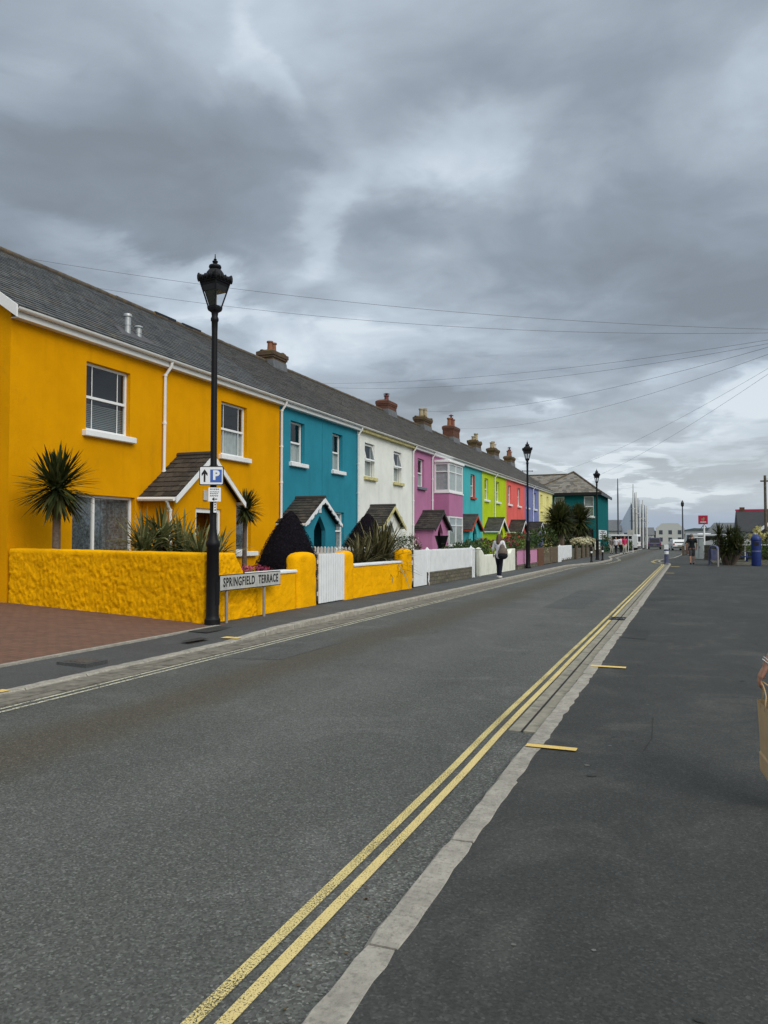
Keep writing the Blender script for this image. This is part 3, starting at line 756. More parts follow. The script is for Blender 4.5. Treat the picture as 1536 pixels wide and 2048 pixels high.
def window(par, y0, y1, z0, z1, X, frame='white_plastic', style='sash', sill=True, sillm='white_paint', sill_ext=0.12, cover='curtain', rev=0.14, bars=False, fw=0.065, sill_d=0.14, open_top=False):
    xf = X - rev + 0.02                   # front of the frame
    b = MB()
    d = 0.06
    b.box(xf - d, xf, y0 + 0.003, y0 + fw, z0 + .003, z1 - .003); b.box(xf - d, xf, y1 - fw, y1 - 0.003, z0 + .003, z1 - .003)
    b.box(xf - d, xf, y0 + fw, y1 - fw, z0 + .003, z0 + fw * 1.25); b.box(xf - d, xf, y0 + fw, y1 - fw, z1 - fw, z1 - .003)
    zm = z0 + (z1 - z0) * 0.5
    if style == 'sash': b.box(xf - d * 0.8, xf + 0.012, y0 + fw, y1 - fw, zm - fw * 0.5, zm + fw * 0.5)
    if style == 'two': b.box(xf - d, xf + 0.004, y0 + (y1 - y0) * 0.36, y0 + (y1 - y0) * 0.36 + fw, z0 + fw, z1 - fw)
    if style == 'top': b.box(xf - d * .8, xf + 0.008, y0 + fw, y1 - fw, z1 - (z1 - z0) * .28, z1 - (z1 - z0) * .28 + fw)
    if bars:
        for yy in (y0 + fw + 0.17 * (y1 - y0), y1 - fw - 0.17 * (y1 - y0)):
            b.box(xf - 0.024, xf - 0.012, yy - 0.010, yy + 0.010, z0 + fw, zm - fw * .5); b.box(xf - 0.024, xf - 0.012, yy - 0.010, yy + 0.010, zm + fw * .5, z1 - fw)
    w = b.build('window', frame, par)
    b = MB()
    xg = xf - 0.035
    if open_top:                          # the top light is hinged out at its head
        b.face([(xg, y0 + fw, z0 + fw), (xg, y1 - fw, z0 + fw), (xg, y1 - fw, zm), (xg, y0 + fw, zm)])
    else:
        b.face([(xg, y0 + fw, z0 + fw), (xg, y1 - fw, z0 + fw), (xg, y1 - fw, z1 - fw), (xg, y0 + fw, z1 - fw)])
    b.build('pane', 'glass', w)
    if open_top:
        h = z1 - zm; a = R(13); s = MB(); s2 = MB()
        def P(t, y, o): return (xf + 0.03 + math.sin(a) * t * h + o, y, z1 - fw * .6 - math.cos(a) * t * h)
        for ta, tb, ya, yb in ((0, .1, y0 + .02, y1 - .02), (.9, 1.0, y0 + .02, y1 - .02), (.1, .9, y0 + .02, y0 + .02 + fw), (.1, .9, y1 - .02 - fw, y1 - .02)):
            s.hexa([P(ta, ya, -.03), P(ta, ya, .02), P(ta, yb, .02), P(ta, yb, -.03), P(tb, ya, -.03), P(tb, ya, .02), P(tb, yb, .02), P(tb, yb, -.03)])
        s.build('open_sash', frame, w)
        s2.face([P(.1, y0 + fw, 0), P(.1, y1 - fw, 0), P(.9, y1 - fw, 0), P(.9, y0 + fw, 0)]); s2.build('pane', 'glass', w)
    if sill:
        b = MB(); b.bbox(X - rev + 0.0, X + sill_d, y0 - sill_ext, y1 + sill_ext, z0 - 0.15, z0 + 0.002, 0.015); b.build('sill', sillm, w)
    xc = xg - 0.055
    if cover:
        b = MB(); ya, yb = y0 + 0.01, y1 - 0.01
        if cover in ('lace', 'curtain', 'net'):
            n = 40
            def seg(s0, s1, za, zb):
                cols = []
                for k in range(n + 1):
                    yy = s0 + (s1 - s0) * k / n
                    cols.append((xc + 0.035 * math.sin(k * 1.35 + 0.7 * math.sin(k * .6)), yy))
                for (xa, y_), (xb, yy2) in zip(cols, cols[1:]): b.face([(xa, y_, za), (xb, yy2, za), (xb, yy2, zb), (xa, y_, zb)])
            if cover == 'curtain':
                seg(ya, ya + (yb - ya) * 0.24, z0, z1); seg(yb - (yb - ya) * 0.26, yb, z0, z1)
            elif cover == 'net': seg(ya, yb, z0, z0 + (z1 - z0) * 0.48)
            else: seg(ya, yb, z0, z1 - 0.05)
            b.build('curtain', cover, w)
        elif cover == 'blind':
            zt = z0 + (z1 - z0) * 0.42; zz = z0 + .04
            while zz < zt:
                b.face([(xc - 0.02, ya, zz), (xc - 0.02, yb, zz), (xc + 0.015, yb, zz + 0.022), (xc + 0.015, ya, zz + 0.022)]); zz += 0.045
            b.build('blind', 'blind', w)
        elif cover == 'fullblind':
            b.face([(xc, ya, z0), (xc, yb, z0), (xc, yb, z1), (xc, ya, z1)]); b.build('blind', 'net', w)
    return w

def pipe(par, pts, r=0.045, mat='white_plastic', name='downpipe', brackets=True):
    b = MB(); b.tube(pts, r, 10)
    if brackets:
        p0, p1 = Vector(pts[-2]), Vector(pts[-1])
        k = max(1, int((p1 - p0).length / 1.1))
        for i in range(k + 1):
            q = p0.lerp(p1, i / k if k else 0); b.tube([q + Vector((0, 0, .03)), q - Vector((0, 0, .03))], r * 1.28, 10); b.box(q.x - 0.10, q.x, q.y - .02, q.y + .02, q.z - .015, q.z + .015)
    return smooth_by_angle(b.build(name, mat, par))

def porch(par, yc, half, colour, roofm='porch_tile', board='white_paint', xfr=-12.5, z_e=2.12, z_r=3.06, arch=True, ragged=0.0, flat_door=None, ov=0.22, plaque=False, wall_h=None):
    wh = half - 0.17; b = MB(); zb = Zg - 0.1
    slope = (z_r - z_e) / half
    def gz(y): return z_r - 0.10 - slope * abs(y - yc)
    if arch:
        ow = 0.47; zs, za = 1.86, 2.40
        def oz(y):
            d = abs(y - yc)
            if d >= ow: return None
            return zs + (za - zs) * (1 - (d / ow)) ** 0.85
    else:
        y0d, y1d, zd = flat_door
        def oz(y): return zd if y0d < y < y1d else None
    cuts = {yc - wh, yc + wh, yc}
    if arch: cuts |= {yc - 0.47 + 0.94 * k / 12 for k in range(13)}
    else: cuts |= {flat_door[0], flat_door[1]}
    cuts = sorted(cuts); th = 0.16
    for a, c in zip(cuts, cuts[1:]):
        m = (a + c) / 2; o = oz(m)
        if o is None: za_, zc_ = zb, zb
        else:
            e = 1e-4
            za_ = oz(min(max(a, yc - .4699 if arch else a + e), 1e9)) or o; zc_ = oz(c - e) or o
            if arch: za_ = oz(a + e) or zs; zc_ = oz(c - e) or zs
        b.hexa([(xfr - th, a, za_), (xfr, a, za_), (xfr, c, zc_), (xfr - th, c, zc_), (xfr - th, a, gz(a)), (xfr, a, gz(a)), (xfr, c, gz(c)), (xfr - th, c, gz(c))])
    for s in (-1, 1):
        ya, yb = (yc - wh, yc - wh + th) if s < 0 else (yc + wh - th, yc + wh)
        b.box(FX + 0.002, xfr - th - 0.002, ya, yb, zb, gz(yc + s * wh) - 0.01)
    p = b.build('porch', colour, par)
    # roof of separate tiles on two slopes
    b = MB(); xo = xfr + ov
    for s in (-1, 1):
        roof_tiles(b, (FX + 0.01, yc + s * half, z_e), (xo, yc + s * half, z_e), (FX + 0.01, yc, z_r), (xo, yc, z_r), 9, 0.24, 0.022, 0.006)
    b.tube([(FX + 0.01, yc, z_r + 0.0), (xo + 0.01, yc, z_r + 0.0)], 0.075, 8)
    b.build('roof', roofm, p)
    b = MB()
    for s in (-1, 1):
        n = 10 if ragged else 1
        for k in range(n):
            t0, t1 = k / n, (k + 1) / n
            q = lambda t: (yc + s * (half + 0.01) * t, z_r - (z_r - z_e) * t - 0.02)
            (ya, za_), (yb, zb_) = q(t0), q(t1)
            w = 0.16 - (0.05 * ((k % 2)) if ragged else 0)
            b.hexa([(xo - 0.03, ya, za_ - w), (xo + 0.012, ya, za_ - w), (xo + 0.012, yb, zb_ - w), (xo - 0.03, yb, zb_ - w), (xo - 0.03, ya, za_), (xo + 0.012, ya, za_), (xo + 0.012, yb, zb_), (xo - 0.03, yb, zb_)])
    b.build('bargeboard', board, p)
    # timber ends and eaves
    for s in (-1, 1):
        b = MB(); b.box(FX + 0.02, xo - 0.04, yc + s * (half - 0.02) - 0.02, yc + s * (half - 0.02) + 0.02, z_e - 0.10, z_e - 0.02); b.build('eaves_board', board, p)
    # door inside
    b = MB()
    if arch:
        b.box(FX - 0.02, FX + 0.03, yc - 0.45, yc + 0.45, Zg, 2.1)
        b.build('door', 'door', p)
    else:
        y0d, y1d, zd = flat_door; f = 0.10
        b.box(xfr - 0.11, xfr - 0.05, y0d + .002, y0d + f, Zg, zd - .002); b.box(xfr - 0.11, xfr - 0.05, y1d - f, y1d - .002, Zg, zd - .002); b.box(xfr - 0.11, xfr - 0.05, y0d + f, y1d - f, zd - 0.12, zd - .002)
        b.build('door_frame', 'white_plastic', p)
        b = MB(); b.box(FX - 0.02, FX + 0.04, yc - 0.7, yc + 0.7, Zg, 2.4); b.build('inner_door', 'dark', p)
    if plaque:
        b = MB(); b.bbox(xfr + 0.002, xfr + 0.025, yc - 0.10, yc + 0.10, z_r - 0.56, z_r - 0.34, 0.008); b.build('number_plaque', 'sign_white', p)
    return p

def chimney(par, y, kind, pots, h=1.05, w=0.95, d=0.75, top=None):
    z0 = RZ - 0.55; z1 = RZ + h
    m = 'chim_moss' if kind == 'moss' else 'chim_brick'
    b = MB()
    def ring(k, z): return [(RX - d / 2 - k, y - w / 2 - k, z), (RX + d / 2 + k, y - w / 2 - k, z), (RX + d / 2 + k, y + w / 2 + k, z), (RX - d / 2 - k, y + w / 2 + k, z)]
    c = 0.10 if kind == 'moss' else 0.06
    rings = [ring(0, z0), ring(0, z1 - 0.36), ring(c * .5, z1 - 0.34), ring(c * .5, z1 - 0.26), ring(c * .9, z1 - 0.24), ring(c * .9, z1 - 0.07), ring(-0.03, z1), ring(-0.14, z1 + 0.05)]
    b.loft(rings, True, True)
    if kind == 'moss':                    # lumps of moss and mortar on the flaunching
        for k in range(34):
            yy = y + random.uniform(-.52, .52) * w; xx = RX + random.uniform(-.5, .5) * d
            b.sphere((xx, yy, z1 - 0.04 + random.uniform(-.05, .05)), (random.uniform(.06, .13), random.uniform(.06, .14), random.uniform(.04, .09)), 7, 5)
    ch = b.build('chimney', m, par)
    b = MB(); b.hexa([(RX - d / 2 - .03, y - w / 2 - .03, RZ - .5), (RX + d / 2 + .09, y - w / 2 - .03, RZ - .5), (RX + d / 2 + .09, y + w / 2 + .03, RZ - .5), (RX - d / 2 - .03, y + w / 2 + .03, RZ - .5),
                      (RX - d / 2 - .02, y - w / 2 - .02, RZ + .1), (RX + d / 2 + .02, y - w / 2 - .02, RZ + .1), (RX + d / 2 + .02, y + w / 2 + .02, RZ + .1), (RX - d / 2 - .02, y + w / 2 + .02, RZ + .1)])
    b.build('flashing', 'lead', ch)
    for off, hh, r, pm in pots:
        hh *= 1.2; r *= 1.12
        b = MB(); b.lathe([(r * .95, z1), (r * .82, z1 + hh * .6), (r * .80, z1 + hh * .82), (r * 1.08, z1 + hh * .86), (r * 1.08, z1 + hh), (r * .8, z1 + hh), (r * .7, z1 + hh * .7)], (RX, y + off), 12)
        if pm == 'pot_red': b.lathe([(r * .4, z1 + hh), (r * .4, z1 + hh * 1.2), (r * 1.3, z1 + hh * 1.22), (r * .3, z1 + hh * 1.38)], (RX, y + off), 12)
        smooth_by_angle(b.build('chimney_pot', pm, ch))
    return ch

GROUP_H = 'terraced houses along the left side of the street'
def house(y0, y1, colour, label, roofm, courses=26, tw=0.30, fascia='white_plastic', gutter='white_plastic', ops=(), end=False, last=False, gut=True, bay=None):
    t = thing('terraced_house', label, 'house', (FX, (y0 + y1) / 2, Zg), 0, GROUP_H)
    b = MB()
    g = 0.003
    wall_openings(b, FX, y0 + g, y1 - g, Zg - .2, EZ + 0.02, list(ops))
    b.face([(BX, y0, Zg), (BX, y1, Zg), (BX, y1, EZ), (BX, y0, EZ)])
    def gable(y): b.face([(FX, y, Zg - .2), (BX, y, Zg - .2), (BX, y, EZ), (RX, y, RZ - 0.06), (FX, y, EZ)])
    if end: gable(y0 + g)
    if last: gable(y1 - g)
    b.face([(FX - 0.30, y0 + g, 3.3), (BX, y0 + g, 3.3), (BX, y1 - g, 3.3), (FX - 0.30, y1 - g, 3.3)])
    b.build('wall', colour, t)
    b = MB()
    ya = y0 - (0.16 if end else 0); yb = y1 + (0.12 if last else 0)
    roof_tiles(b, (EX, ya, EZ), (EX, yb, EZ), (RX, ya, RZ), (RX, yb, RZ), courses, tw)
    b.face([(RX, ya, RZ), (RX, yb, RZ), (BX - .3, yb, EZ - .1), (BX - .3, ya, EZ - .1)], 0, 0.4)
    rf = b.build('roof', roofm, t)
    b = MB(); y = ya; i = 0
    while y < yb - .05:
        ye = min(y + 0.45, yb); r = 0.105 + random.uniform(-.006, .006)
        b.tube([(RX, y + .004, RZ + .005 + random.uniform(-.006, .006)), (RX, ye + .012, RZ + .005 + random.uniform(-.006, .006))], r, 10); y = ye
    smooth_by_angle(b.build('ridge_tiles', 'ridge', rf))
    if gut:
        b = MB(); b.box(FX + 0.002, FX + 0.20, y0 + g, y1 - g, EZ - 0.24, EZ - 0.22); b.box(FX + 0.17, FX + 0.20, y0 + g, y1 - g, EZ - 0.218, EZ - 0.02); b.build('fascia', fascia, t)
        b = MB(); n = 8; rg = 0.072
        gx, gz_ = FX + 0.20 + rg, EZ - 0.045
        prof = [(gx + rg * math.cos(a), gz_ + rg * math.sin(a)) for a in [math.pi + math.pi * k / n for k in range(n + 1)]]
        inner = [(gx + (rg - .012) * math.cos(a), gz_ + (rg - .012) * math.sin(a)) for a in [2 * math.pi - math.pi * k / n for k in range(n + 1)]]
        loop = prof + inner
        b.loft([[(x, yy, z) for x, z in loop] for yy in (y0 - (.1 if end else 0), y1)], True, True)
        smooth_by_angle(b.build('gutter', gutter, t), 50)
    if end:                               # white bargeboard on the gable
        b = MB()
        for s in (1, -1):
            xe, ze = (EX + 0.08, EZ - 0.03) if s > 0 else (BX - .25, EZ - 0.1)
            b.hexa([(xe, ya - .03, ze - .26), (xe, ya + .01, ze - .26), (RX, ya + .01, RZ - .26), (RX, ya - .03, RZ - .26), (xe, ya - .03, ze), (xe, ya + .01, ze), (RX, ya + .01, RZ - .01), (RX, ya - .03, RZ - .01)])
        b.build('bargeboard', 'white_plastic', t)
    return t, rf

# --- the yellow end house
W_Y = [(14.55, 16.12, 4.18, 5.86), (20.32, 21.82, 4.18, 5.86), (14.15, 16.35, 0.70, 2.63), (20.75, 22.1, 1.14, 2.70)]
hy, rfy = house(12.30, 24.0, 'yellow', 'bright yellow end house with white sash windows and two metal roof vents', 'slate', 28, 0.30, ops=W_Y, end=True)
window(hy, *W_Y[0], FX, bars=True, cover='blind'); window(hy, *W_Y[1], FX, bars=True, cover='net')
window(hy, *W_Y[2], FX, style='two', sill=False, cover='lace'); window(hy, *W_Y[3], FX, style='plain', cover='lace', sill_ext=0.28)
pipe(hy, [(FX + .27, 17.50, 6.44), (FX + .25, 17.50, 6.32), (FX + .08, 17.46, 6.08), (FX + .07, 17.45, 3.42)])
pipe(hy, [(FX + .27, 24.03, 6.44), (FX + .25, 24.03, 6.34), (FX + .08, 24.02, 6.12), (FX + .07, 24.02, 1.0)])
py = porch(hy, 18.15, 1.66, 'yellow', arch=False, flat_door=(17.62, 18.86, 2.40), z_e=2.66, z_r=3.93)
b = MB(); b.tube([(FX + .05, 16.42, 2.60), (-12.32, 16.42, 2.58)], 0.055, 8); smooth_by_angle(b.build('porch_gutter', 'white_plastic', py))
pipe(py, [(-12.55, 16.42, 2.55), (-12.55, 16.50, 2.40), (-12.56, 16.60, 2.30), (-12.56, 16.60, 0.9)], 0.04)
for (x, y, z, h, r) in ((-14.09, 16.69, 7.05, 0.62, 0.085), (-14.11, 17.16, 7.05, 0.40, 0.085)):
    b = MB(); b.lathe([(r * .95, z - .1), (r * .95, z + h * .45), (r * 1.05, z + h * .46), (r * 1.05, z + h * .82), (r * 1.35, z + h * .84), (r * 1.45, z + h * .9), (r * 1.2, z + h * .97), (r * .5, z + h)], (x, y), 14)
    smooth_by_angle(b.build('roof_vent', 'zinc', rfy))
b = MB(); b.hexa([(-13.86, 16.2, 6.97), (-13.80, 16.2, 6.95), (-13.80, 17.7, 6.95), (-13.86, 17.7, 6.97), (-14.35, 16.4, 7.32), (-14.3, 16.4, 7.33), (-14.3, 17.45, 7.33), (-14.35, 17.45, 7.32)]); b.build('vent_flashing', 'cloth_grey', rfy)
b = MB()
for yv in (22.7, 24.3): b.box(RX - .06, RX + .10, yv, yv + 1.2, RZ + 0.0, RZ + 0.12)
b.build('ridge_vent', 'sign_black', rfy)
b = MB(); b.bbox(-12.5, -12.46, 17.95, 18.12, 2.62, 2.90, .008); b.build('porch_plaque', 'sign_grey', py)

def std_ops(y0, w1=(0.82, 1.92), w2=(4.38, 5.36), z0=4.36, z1=5.90): return [(y0 + w1[0], y0 + w1[1], z0, z1), (y0 + w2[0], y0 + w2[1], z0, z1), (y0 + w2[0] - .05, y0 + w2[1] + .15, 1.1, 2.66)]
# --- teal house
o = std_ops(24.0); ht, rft = house(24.0, 30.9, 'teal', 'teal blue house next to the yellow end house', 'tile_dark', 26, 0.28, ops=o)
window(ht, *o[0], FX, cover='net', rev=.18); window(ht, *o[1], FX, cover='net', rev=.18); window(ht, *o[2], FX, cover='curtain', sill_ext=.06)
porch(ht, 25.22, 1.5, 'teal', ragged=1.0, plaque=True)
pipe(ht, [(FX + .27, 30.86, 6.44), (FX + .25, 30.86, 6.34), (FX + .08, 30.86, 6.12), (FX + .07, 30.86, 1.0)])
chimney(rft, 31.3, 'moss', [(-.24, .40, .125, 'pot'), (.10, .40, .125, 'pot')], h=0.55, w=1.25)
b = MB(); b.box(FX + .001, FX + .012, 27.42, 27.45, 2.8, 6.2); b.build('cable', 'teal', ht)
# --- white house
o = std_ops(30.9, (.85, 2.0), (4.5, 5.6)); hw, rfw = house(30.9, 38.2, 'white', 'white house with open top windows and mossy gutter board', 'tile', 26, 0.28, fascia='lichen_paint', ops=o)
window(hw, *o[0], FX, cover='net', rev=.18, open_top=True, sillm='lichen_paint'); window(hw, *o[1], FX, cover='net', rev=.18, open_top=True, sillm='lichen_paint'); window(hw, *o[2], FX, sill_ext=.06)
porch(hw, 32.4, 1.45, 'white', board='lichen_paint')
pipe(hw, [(FX + .27, 38.1, 6.44), (FX + .25, 38.1, 6.34), (FX + .08, 38.1, 6.12), (FX + .07, 38.1, 1.0)])
# --- pink house with a square bay
o = std_ops(38.2)[:1]; hp, rfp = house(38.2, 45.5, 'pink', 'pink house with a two storey square bay window', 'tile', 26, 0.28, ops=o)
window(hp, *o[0], FX, cover='net', rev=.16, sillm='grey_sill', sill_ext=.1)
porch(hp, 39.85, 1.55, 'pink', board='tile_dark')
pipe(hp, [(FX + .27, 41.35, 6.44), (FX + .25, 41.35, 6.34), (FX + .08, 41.35, 6.12), (FX + .07, 41.35, 2.55)])
bx0, by0, by1 = -12.62, 41.9, 44.75
b = MB(); b.box(FX + .002, bx0, by0, by1, 2.86, 4.16); bay = b.build('bay', 'pink', hp); b = MB(); b.box(FX + .002, bx0, by0, by1, Zg - .1, 1.05); b.build('bay_base', 'pink', bay)
b = MB(); b.bbox(FX + .002, bx0 + .10, by0 - .08, by1 + .08, 5.90, 6.06, .03); b.build('bay_roof', 'white_plastic', bay)
b = MB(); b.box(FX + .002, bx0 + .05, by0 - .04, by1 + .04, 4.163, 4.24); b.build('bay_sill', 'white_plastic', bay)
b = MB(); b.box(FX + .002, bx0 + .04, by0 - .03, by1 + .03, 1.052, 1.12); b.build('bay_sill', 'white_plastic', bay)
for nm, za, zb in (('bay_window', 4.243, 5.895), ('bay_window', 1.123, 2.855)):
    b = MB(); f = .085
    for (xa, xb, ya, yb) in ((bx0 - f, bx0, by0, by0 + f), (bx0 - f, bx0, by1 - f, by1), (FX + .003, FX + .09, by0, by0 + f), (FX + .003, FX + .09, by1 - f, by1), (bx0 - f, bx0, by0 + 1.40, by0 + 1.46)): b.box(xa, xb, ya, yb, za, zb)
    for zz, hh in ((za, .12), (zb - .09, .09), (za + (zb - za) * .68, .06)):
        b.box(FX + .09, bx0 - f, by0 + .005, by0 + f - .005, zz + .002, zz + hh - .002); b.box(bx0 - f + .005, bx0 - .005, by0 + f, by1 - f, zz + .002, zz + hh - .002); b.box(FX + .09, bx0 - f, by1 - f + .005, by1 - .005, zz + .002, zz + hh - .002)
    bw = b.build(nm, 'white_plastic', bay)
    b = MB(); b.face([(FX + .05, by0 + .04, za + .05), (bx0 - .04, by0 + .04, za + .05), (bx0 - .04, by0 + .04, zb - .05), (FX + .05, by0 + .04, zb - .05)]); b.face([(bx0 - .04, by0 + .04, za + .05), (bx0 - .04, by1 - .04, za + .05), (bx0 - .04, by1 - .04, zb - .05), (bx0 - .04, by0 + .04, zb - .05)])
    b.build('pane', 'glass', bw)
    b = MB(); b.face([(FX + .05, by0 + .06, za), (bx0 - .06, by0 + .06, za), (bx0 - .06, by0 + .06, zb), (FX + .05, by0 + .06, zb)]); b.face([(bx0 - .06, by0 + .06, za), (bx0 - .06, by1 - .1, za), (bx0 - .06, by1 - .1, zb), (bx0 - .06, by0 + .06, zb)])
    b.build('blind', 'net', bw)
chimney(rfp, 45.9, 'brick', [(.0, .34, .15, 'pot_red')], h=0.68, w=1.5, d=.8)
# --- turquoise house
o = std_ops(45.5, (.75, 1.6), (4.3, 5.3)); hq, rfq = house(45.5, 52.9, 'turquoise', 'turquoise house with orange red window reveal beside the pink bay', 'tile', 24, 0.34, ops=o)
b = MB(); b.box(FX - .139, FX + .012, o[1][1] - .012, o[1][1] + .05, o[1][2], o[1][3]); b.build('window_surround', 'red_paint', hq)
window(hq, *o[0], FX, sillm='red_paint'); window(hq, *o[1], FX, sillm='red_paint', cover='net'); window(hq, *o[2], FX)
porch(hq, 47.05, 1.5, 'turquoise', board='red_paint', roofm='tile_dark')
chimney(rfq, 53.2, 'moss', [(-.42, .50, .15, 'pot_pale'), (.05, .26, .11, 'pot_pale'), (.48, .62, .15, 'pot_pale')], h=0.72, w=1.75)
# --- lime house
o = std_ops(52.9, (.7, 1.75), (4.2, 5.3)); hl, rfl = house(52.9, 60.6, 'lime', 'lime green house between the turquoise and the coral house', 'tile', 24, 0.34, ops=o)
for q in o: window(hl, *q, FX, cover='net')
porch(hl, 54.5, 1.5, 'lime', board='white_paint', roofm='tile_dark')
pipe(hl, [(FX + .27, 56.45, 6.44), (FX + .25, 56.45, 6.34), (FX + .08, 56.45, 6.12), (FX + .07, 56.45, 2.2)])
chimney(rfl, 60.4, 'brick', [(-.55, .55, .16, 'pot'), (0, .62, .15, 'pot_red'), (.55, .58, .15, 'pot')], h=1.02, w=1.8, d=.9)
# --- coral house
o = std_ops(60.6, (.7, 1.75), (4.3, 5.4)); hc, rfc = house(60.6, 68.0, 'coral', 'coral red house between the lime and the blue house', 'tile', 20, 0.45, ops=o)
for q in o: window(hc, *q, FX, cover='net')
porch(hc, 62.2, 1.5, 'coral', board='white_paint', roofm='porch_tile')
chimney(rfc, 67.8, 'moss', [(-.55, .30, .13, 'pot_pale'), (-.1, .30, .13, 'pot_pale'), (.5, .62, .17, 'pot_pale')], h=0.74, w=1.8)
# --- blue house
o = std_ops(68.0, (.7, 1.75), (4.3, 5.4)); hb, rfb = house(68.0, 74.9, 'blue', 'periwinkle blue house between the coral and the pale yellow house', 'tile', 20, 0.45, ops=o)
for q in o: window(hb, *q, FX, cover='curtain')
porch(hb, 69.9, 1.5, 'blue', board='white_paint', roofm='porch_tile')
pipe(hb, [(FX + .27, 71.6, 6.44), (FX + .25, 71.6, 6.34), (FX + .08, 71.6, 6.12), (FX + .07, 71.6, 2.2)])
chimney(rfb, 74.9, 'moss', [(-.6, .5, .16, 'pot_pale'), (0, .62, .17, 'pot_pale'), (.6, .48, .17, 'zinc')], h=0.78, w=2.0)
# --- pale yellow house
o = std_ops(74.9, (.9, 2.0), (4.4, 5.5)); hk, rfk = house(74.9, 82.8, 'cream', 'pale lemon yellow house at the far end of the terrace', 'tile', 20, 0.45, ops=o, last=True)
for q in o[:2]: window(hk, *q, FX, cover='fullblind', sillm='cream', frame='cream')
b = MB(); roof_tiles(b, (-11.7, 75.2, 2.35), (-11.7, 82.4, 2.35), (FX + .01, 75.2, 3.1), (FX + .01, 82.4, 3.1), 6, .3); b.build('porch_roof', 'tile_dark', hk)
chimney(rfk, 82.4, 'moss', [(-.6, .5, .16, 'pot'), (0, .66, .16, 'pot_red'), (.6, .55, .16, 'pot_pale')], h=0.74, w=2.0)

# --- the green building closing the row
te = thing('corner_building', 'dark green two storey building with weathered hipped slate roof closing the terrace', 'building', (-12, 88, Zg))
gx0, gx1, gy0, gy1 = -20.0, -9.4, 88.0, 100.3
b = MB()
ops_e = [(-10.85, -9.78, 4.05, 6.3), (-14.1, -13.0, 4.05, 6.3), (-13.9, -9.85, 1.0, 2.7)]
tmp = MB(); wall_openings(tmp, 0, gx0, gx1, 0, 6.75, ops_e, .15)
b.add(tmp, xf=Matrix(((0, 1, 0, 0), (-1, 0, 0, gy0), (0, 0, 1, 0), (0, 0, 0, 1))))
b.face([(gx1, gy0, 0), (gx1, gy1, 0), (gx1, gy1, 6.75), (gx1, gy0, 6.75)]); b.face([(gx0, gy0, 0), (gx0, gy1, 0), (gx0, gy1, 6.75), (gx0, gy0, 6.75)]); b.face([(gx0, gy1, 0), (gx1, gy1, 0), (gx1, gy1, 6.75), (gx0, gy1, 6.75)])
b.build('wall', 'green', te)
b = MB(); ax, ay, az = -12.6, 92.6, 9.42; e = .45; zb = 6.72
roof_tiles(b, (-17.2, gy0 - e, zb), (gx1 + e, gy0 - e, zb), (ax, ay, az), (ax + .01, ay, az), 14, .42, .03)
roof_tiles(b, (gx1 + e, gy0 - e, zb), (gx1 + e, gy1 + e, zb), (ax, ay, az), (ax, ay + 3, az), 14, .42, .03)
roof_tiles(b, (-24, gy0 - e + .05, zb), (-12.3, gy0 - e + .05, zb), (-24, 93.2, 9.2), (-12.3, 93.2, 9.2), 14, .42, .03)
b.face([(-24, 93.2, 9.2), (ax, 93.2, 9.2), (ax, 100, 6.7), (-24, 100, 6.7)], 0, .4)
rfe = b.build('roof', 'old_slate', te)
b = MB(); b.tube([(gx1 + e, gy0 - e, zb + .03), (ax, ay, az + .05)], .11, 6); b.tube([(-17.2, gy0 - e, zb + .03), (ax, ay, az + .05)], .11, 6); b.tube([(-24, 93.2, 9.25), (-13.4, 93.2, 9.25)], .11, 6); b.build('hip_tiles', 'ridge', rfe)
b = MB(); b.box(-17.2, gx1 + e + .03, gy0 - e - .06, gy0 - e + .04, zb - .30, zb - .02); b.box(gx1 + e - .06, gx1 + e + .04, gy0 - e + .04, gy1, zb - .30, zb - .02); b.box(-17.0, gx1 + e - .06, gy0 - e + .04, gy0 - .002, zb - .28, zb - .22); b.build('fascia', 'sign_black', te)
for xa, xb, za, zb2 in ops_e[:2]:
    b = MB(); f = .10; yy = gy0 + .06
    b.box(xa + .003, xa + f, yy, yy + .06, za, zb2 - .003); b.box(xb - f, xb - .003, yy, yy + .06, za, zb2 - .003); b.box(xa + f, xb - f, yy, yy + .06, zb2 - f, zb2 - .003); b.box(xa + f, xb - f, yy, yy + .06, za, za + f); b.box(xa + f, xb - f, yy - .01, yy + .05, (za + zb2) / 2 - .05, (za + zb2) / 2 + .05)
    w = b.build('window', 'white_plastic', te)
    b = MB(); b.face([(xa + f, yy + .03, za + f), (xb - f, yy + .03, za + f), (xb - f, yy + .03, zb2 - f), (xa + f, yy + .03, zb2 - f)]); b.build('pane', 'glass', w)
    b = MB(); b.face([(xa, yy + .2, za), (xb, yy + .2, za), (xb, yy + .2, zb2), (xa, yy + .2, zb2)]); b.build('blind', 'net', w)
    b = MB(); b.bbox(xa - .1, xb + .1, gy0 - .16, gy0 + .06, za - .18, za - .002, .02); b.build('sill', 'white_paint', w)
b = MB(); b.box(-13.88, -9.87, gy0 + .12, gy0 + .18, 1.0, 2.69); sf = b.build('shop_window', 'dark', te)
b = MB(); b.box(-13.6, -11.2, gy0 + .06, gy0 + .118, 2.42, 2.52); b.box(-13.6, -10.0, gy0 + .07, gy0 + .118, 1.72, 1.79)
for i in range(9): b.box(-13.5 + i * .4, -13.35 + i * .4 + .1 * (i % 2), gy0 + .08, gy0 + .117, 1.2 + .08 * (i % 3), 1.55)
b.build('shop_display', 'post_grey', sf)
b = MB(); b.bbox(gx1 + .002, gx1 + .05, 89.0, 97.6, 1.50, 2.56, .01)
tag(b.build('banner', 'sign_white'), 'white banner with purple black lettering on the green building side wall', 'banner')
bn = bpy.data.objects['banner']
b = MB(); rnd = random.Random(3); xa, xb = gx1 + .0505, gx1 + .058
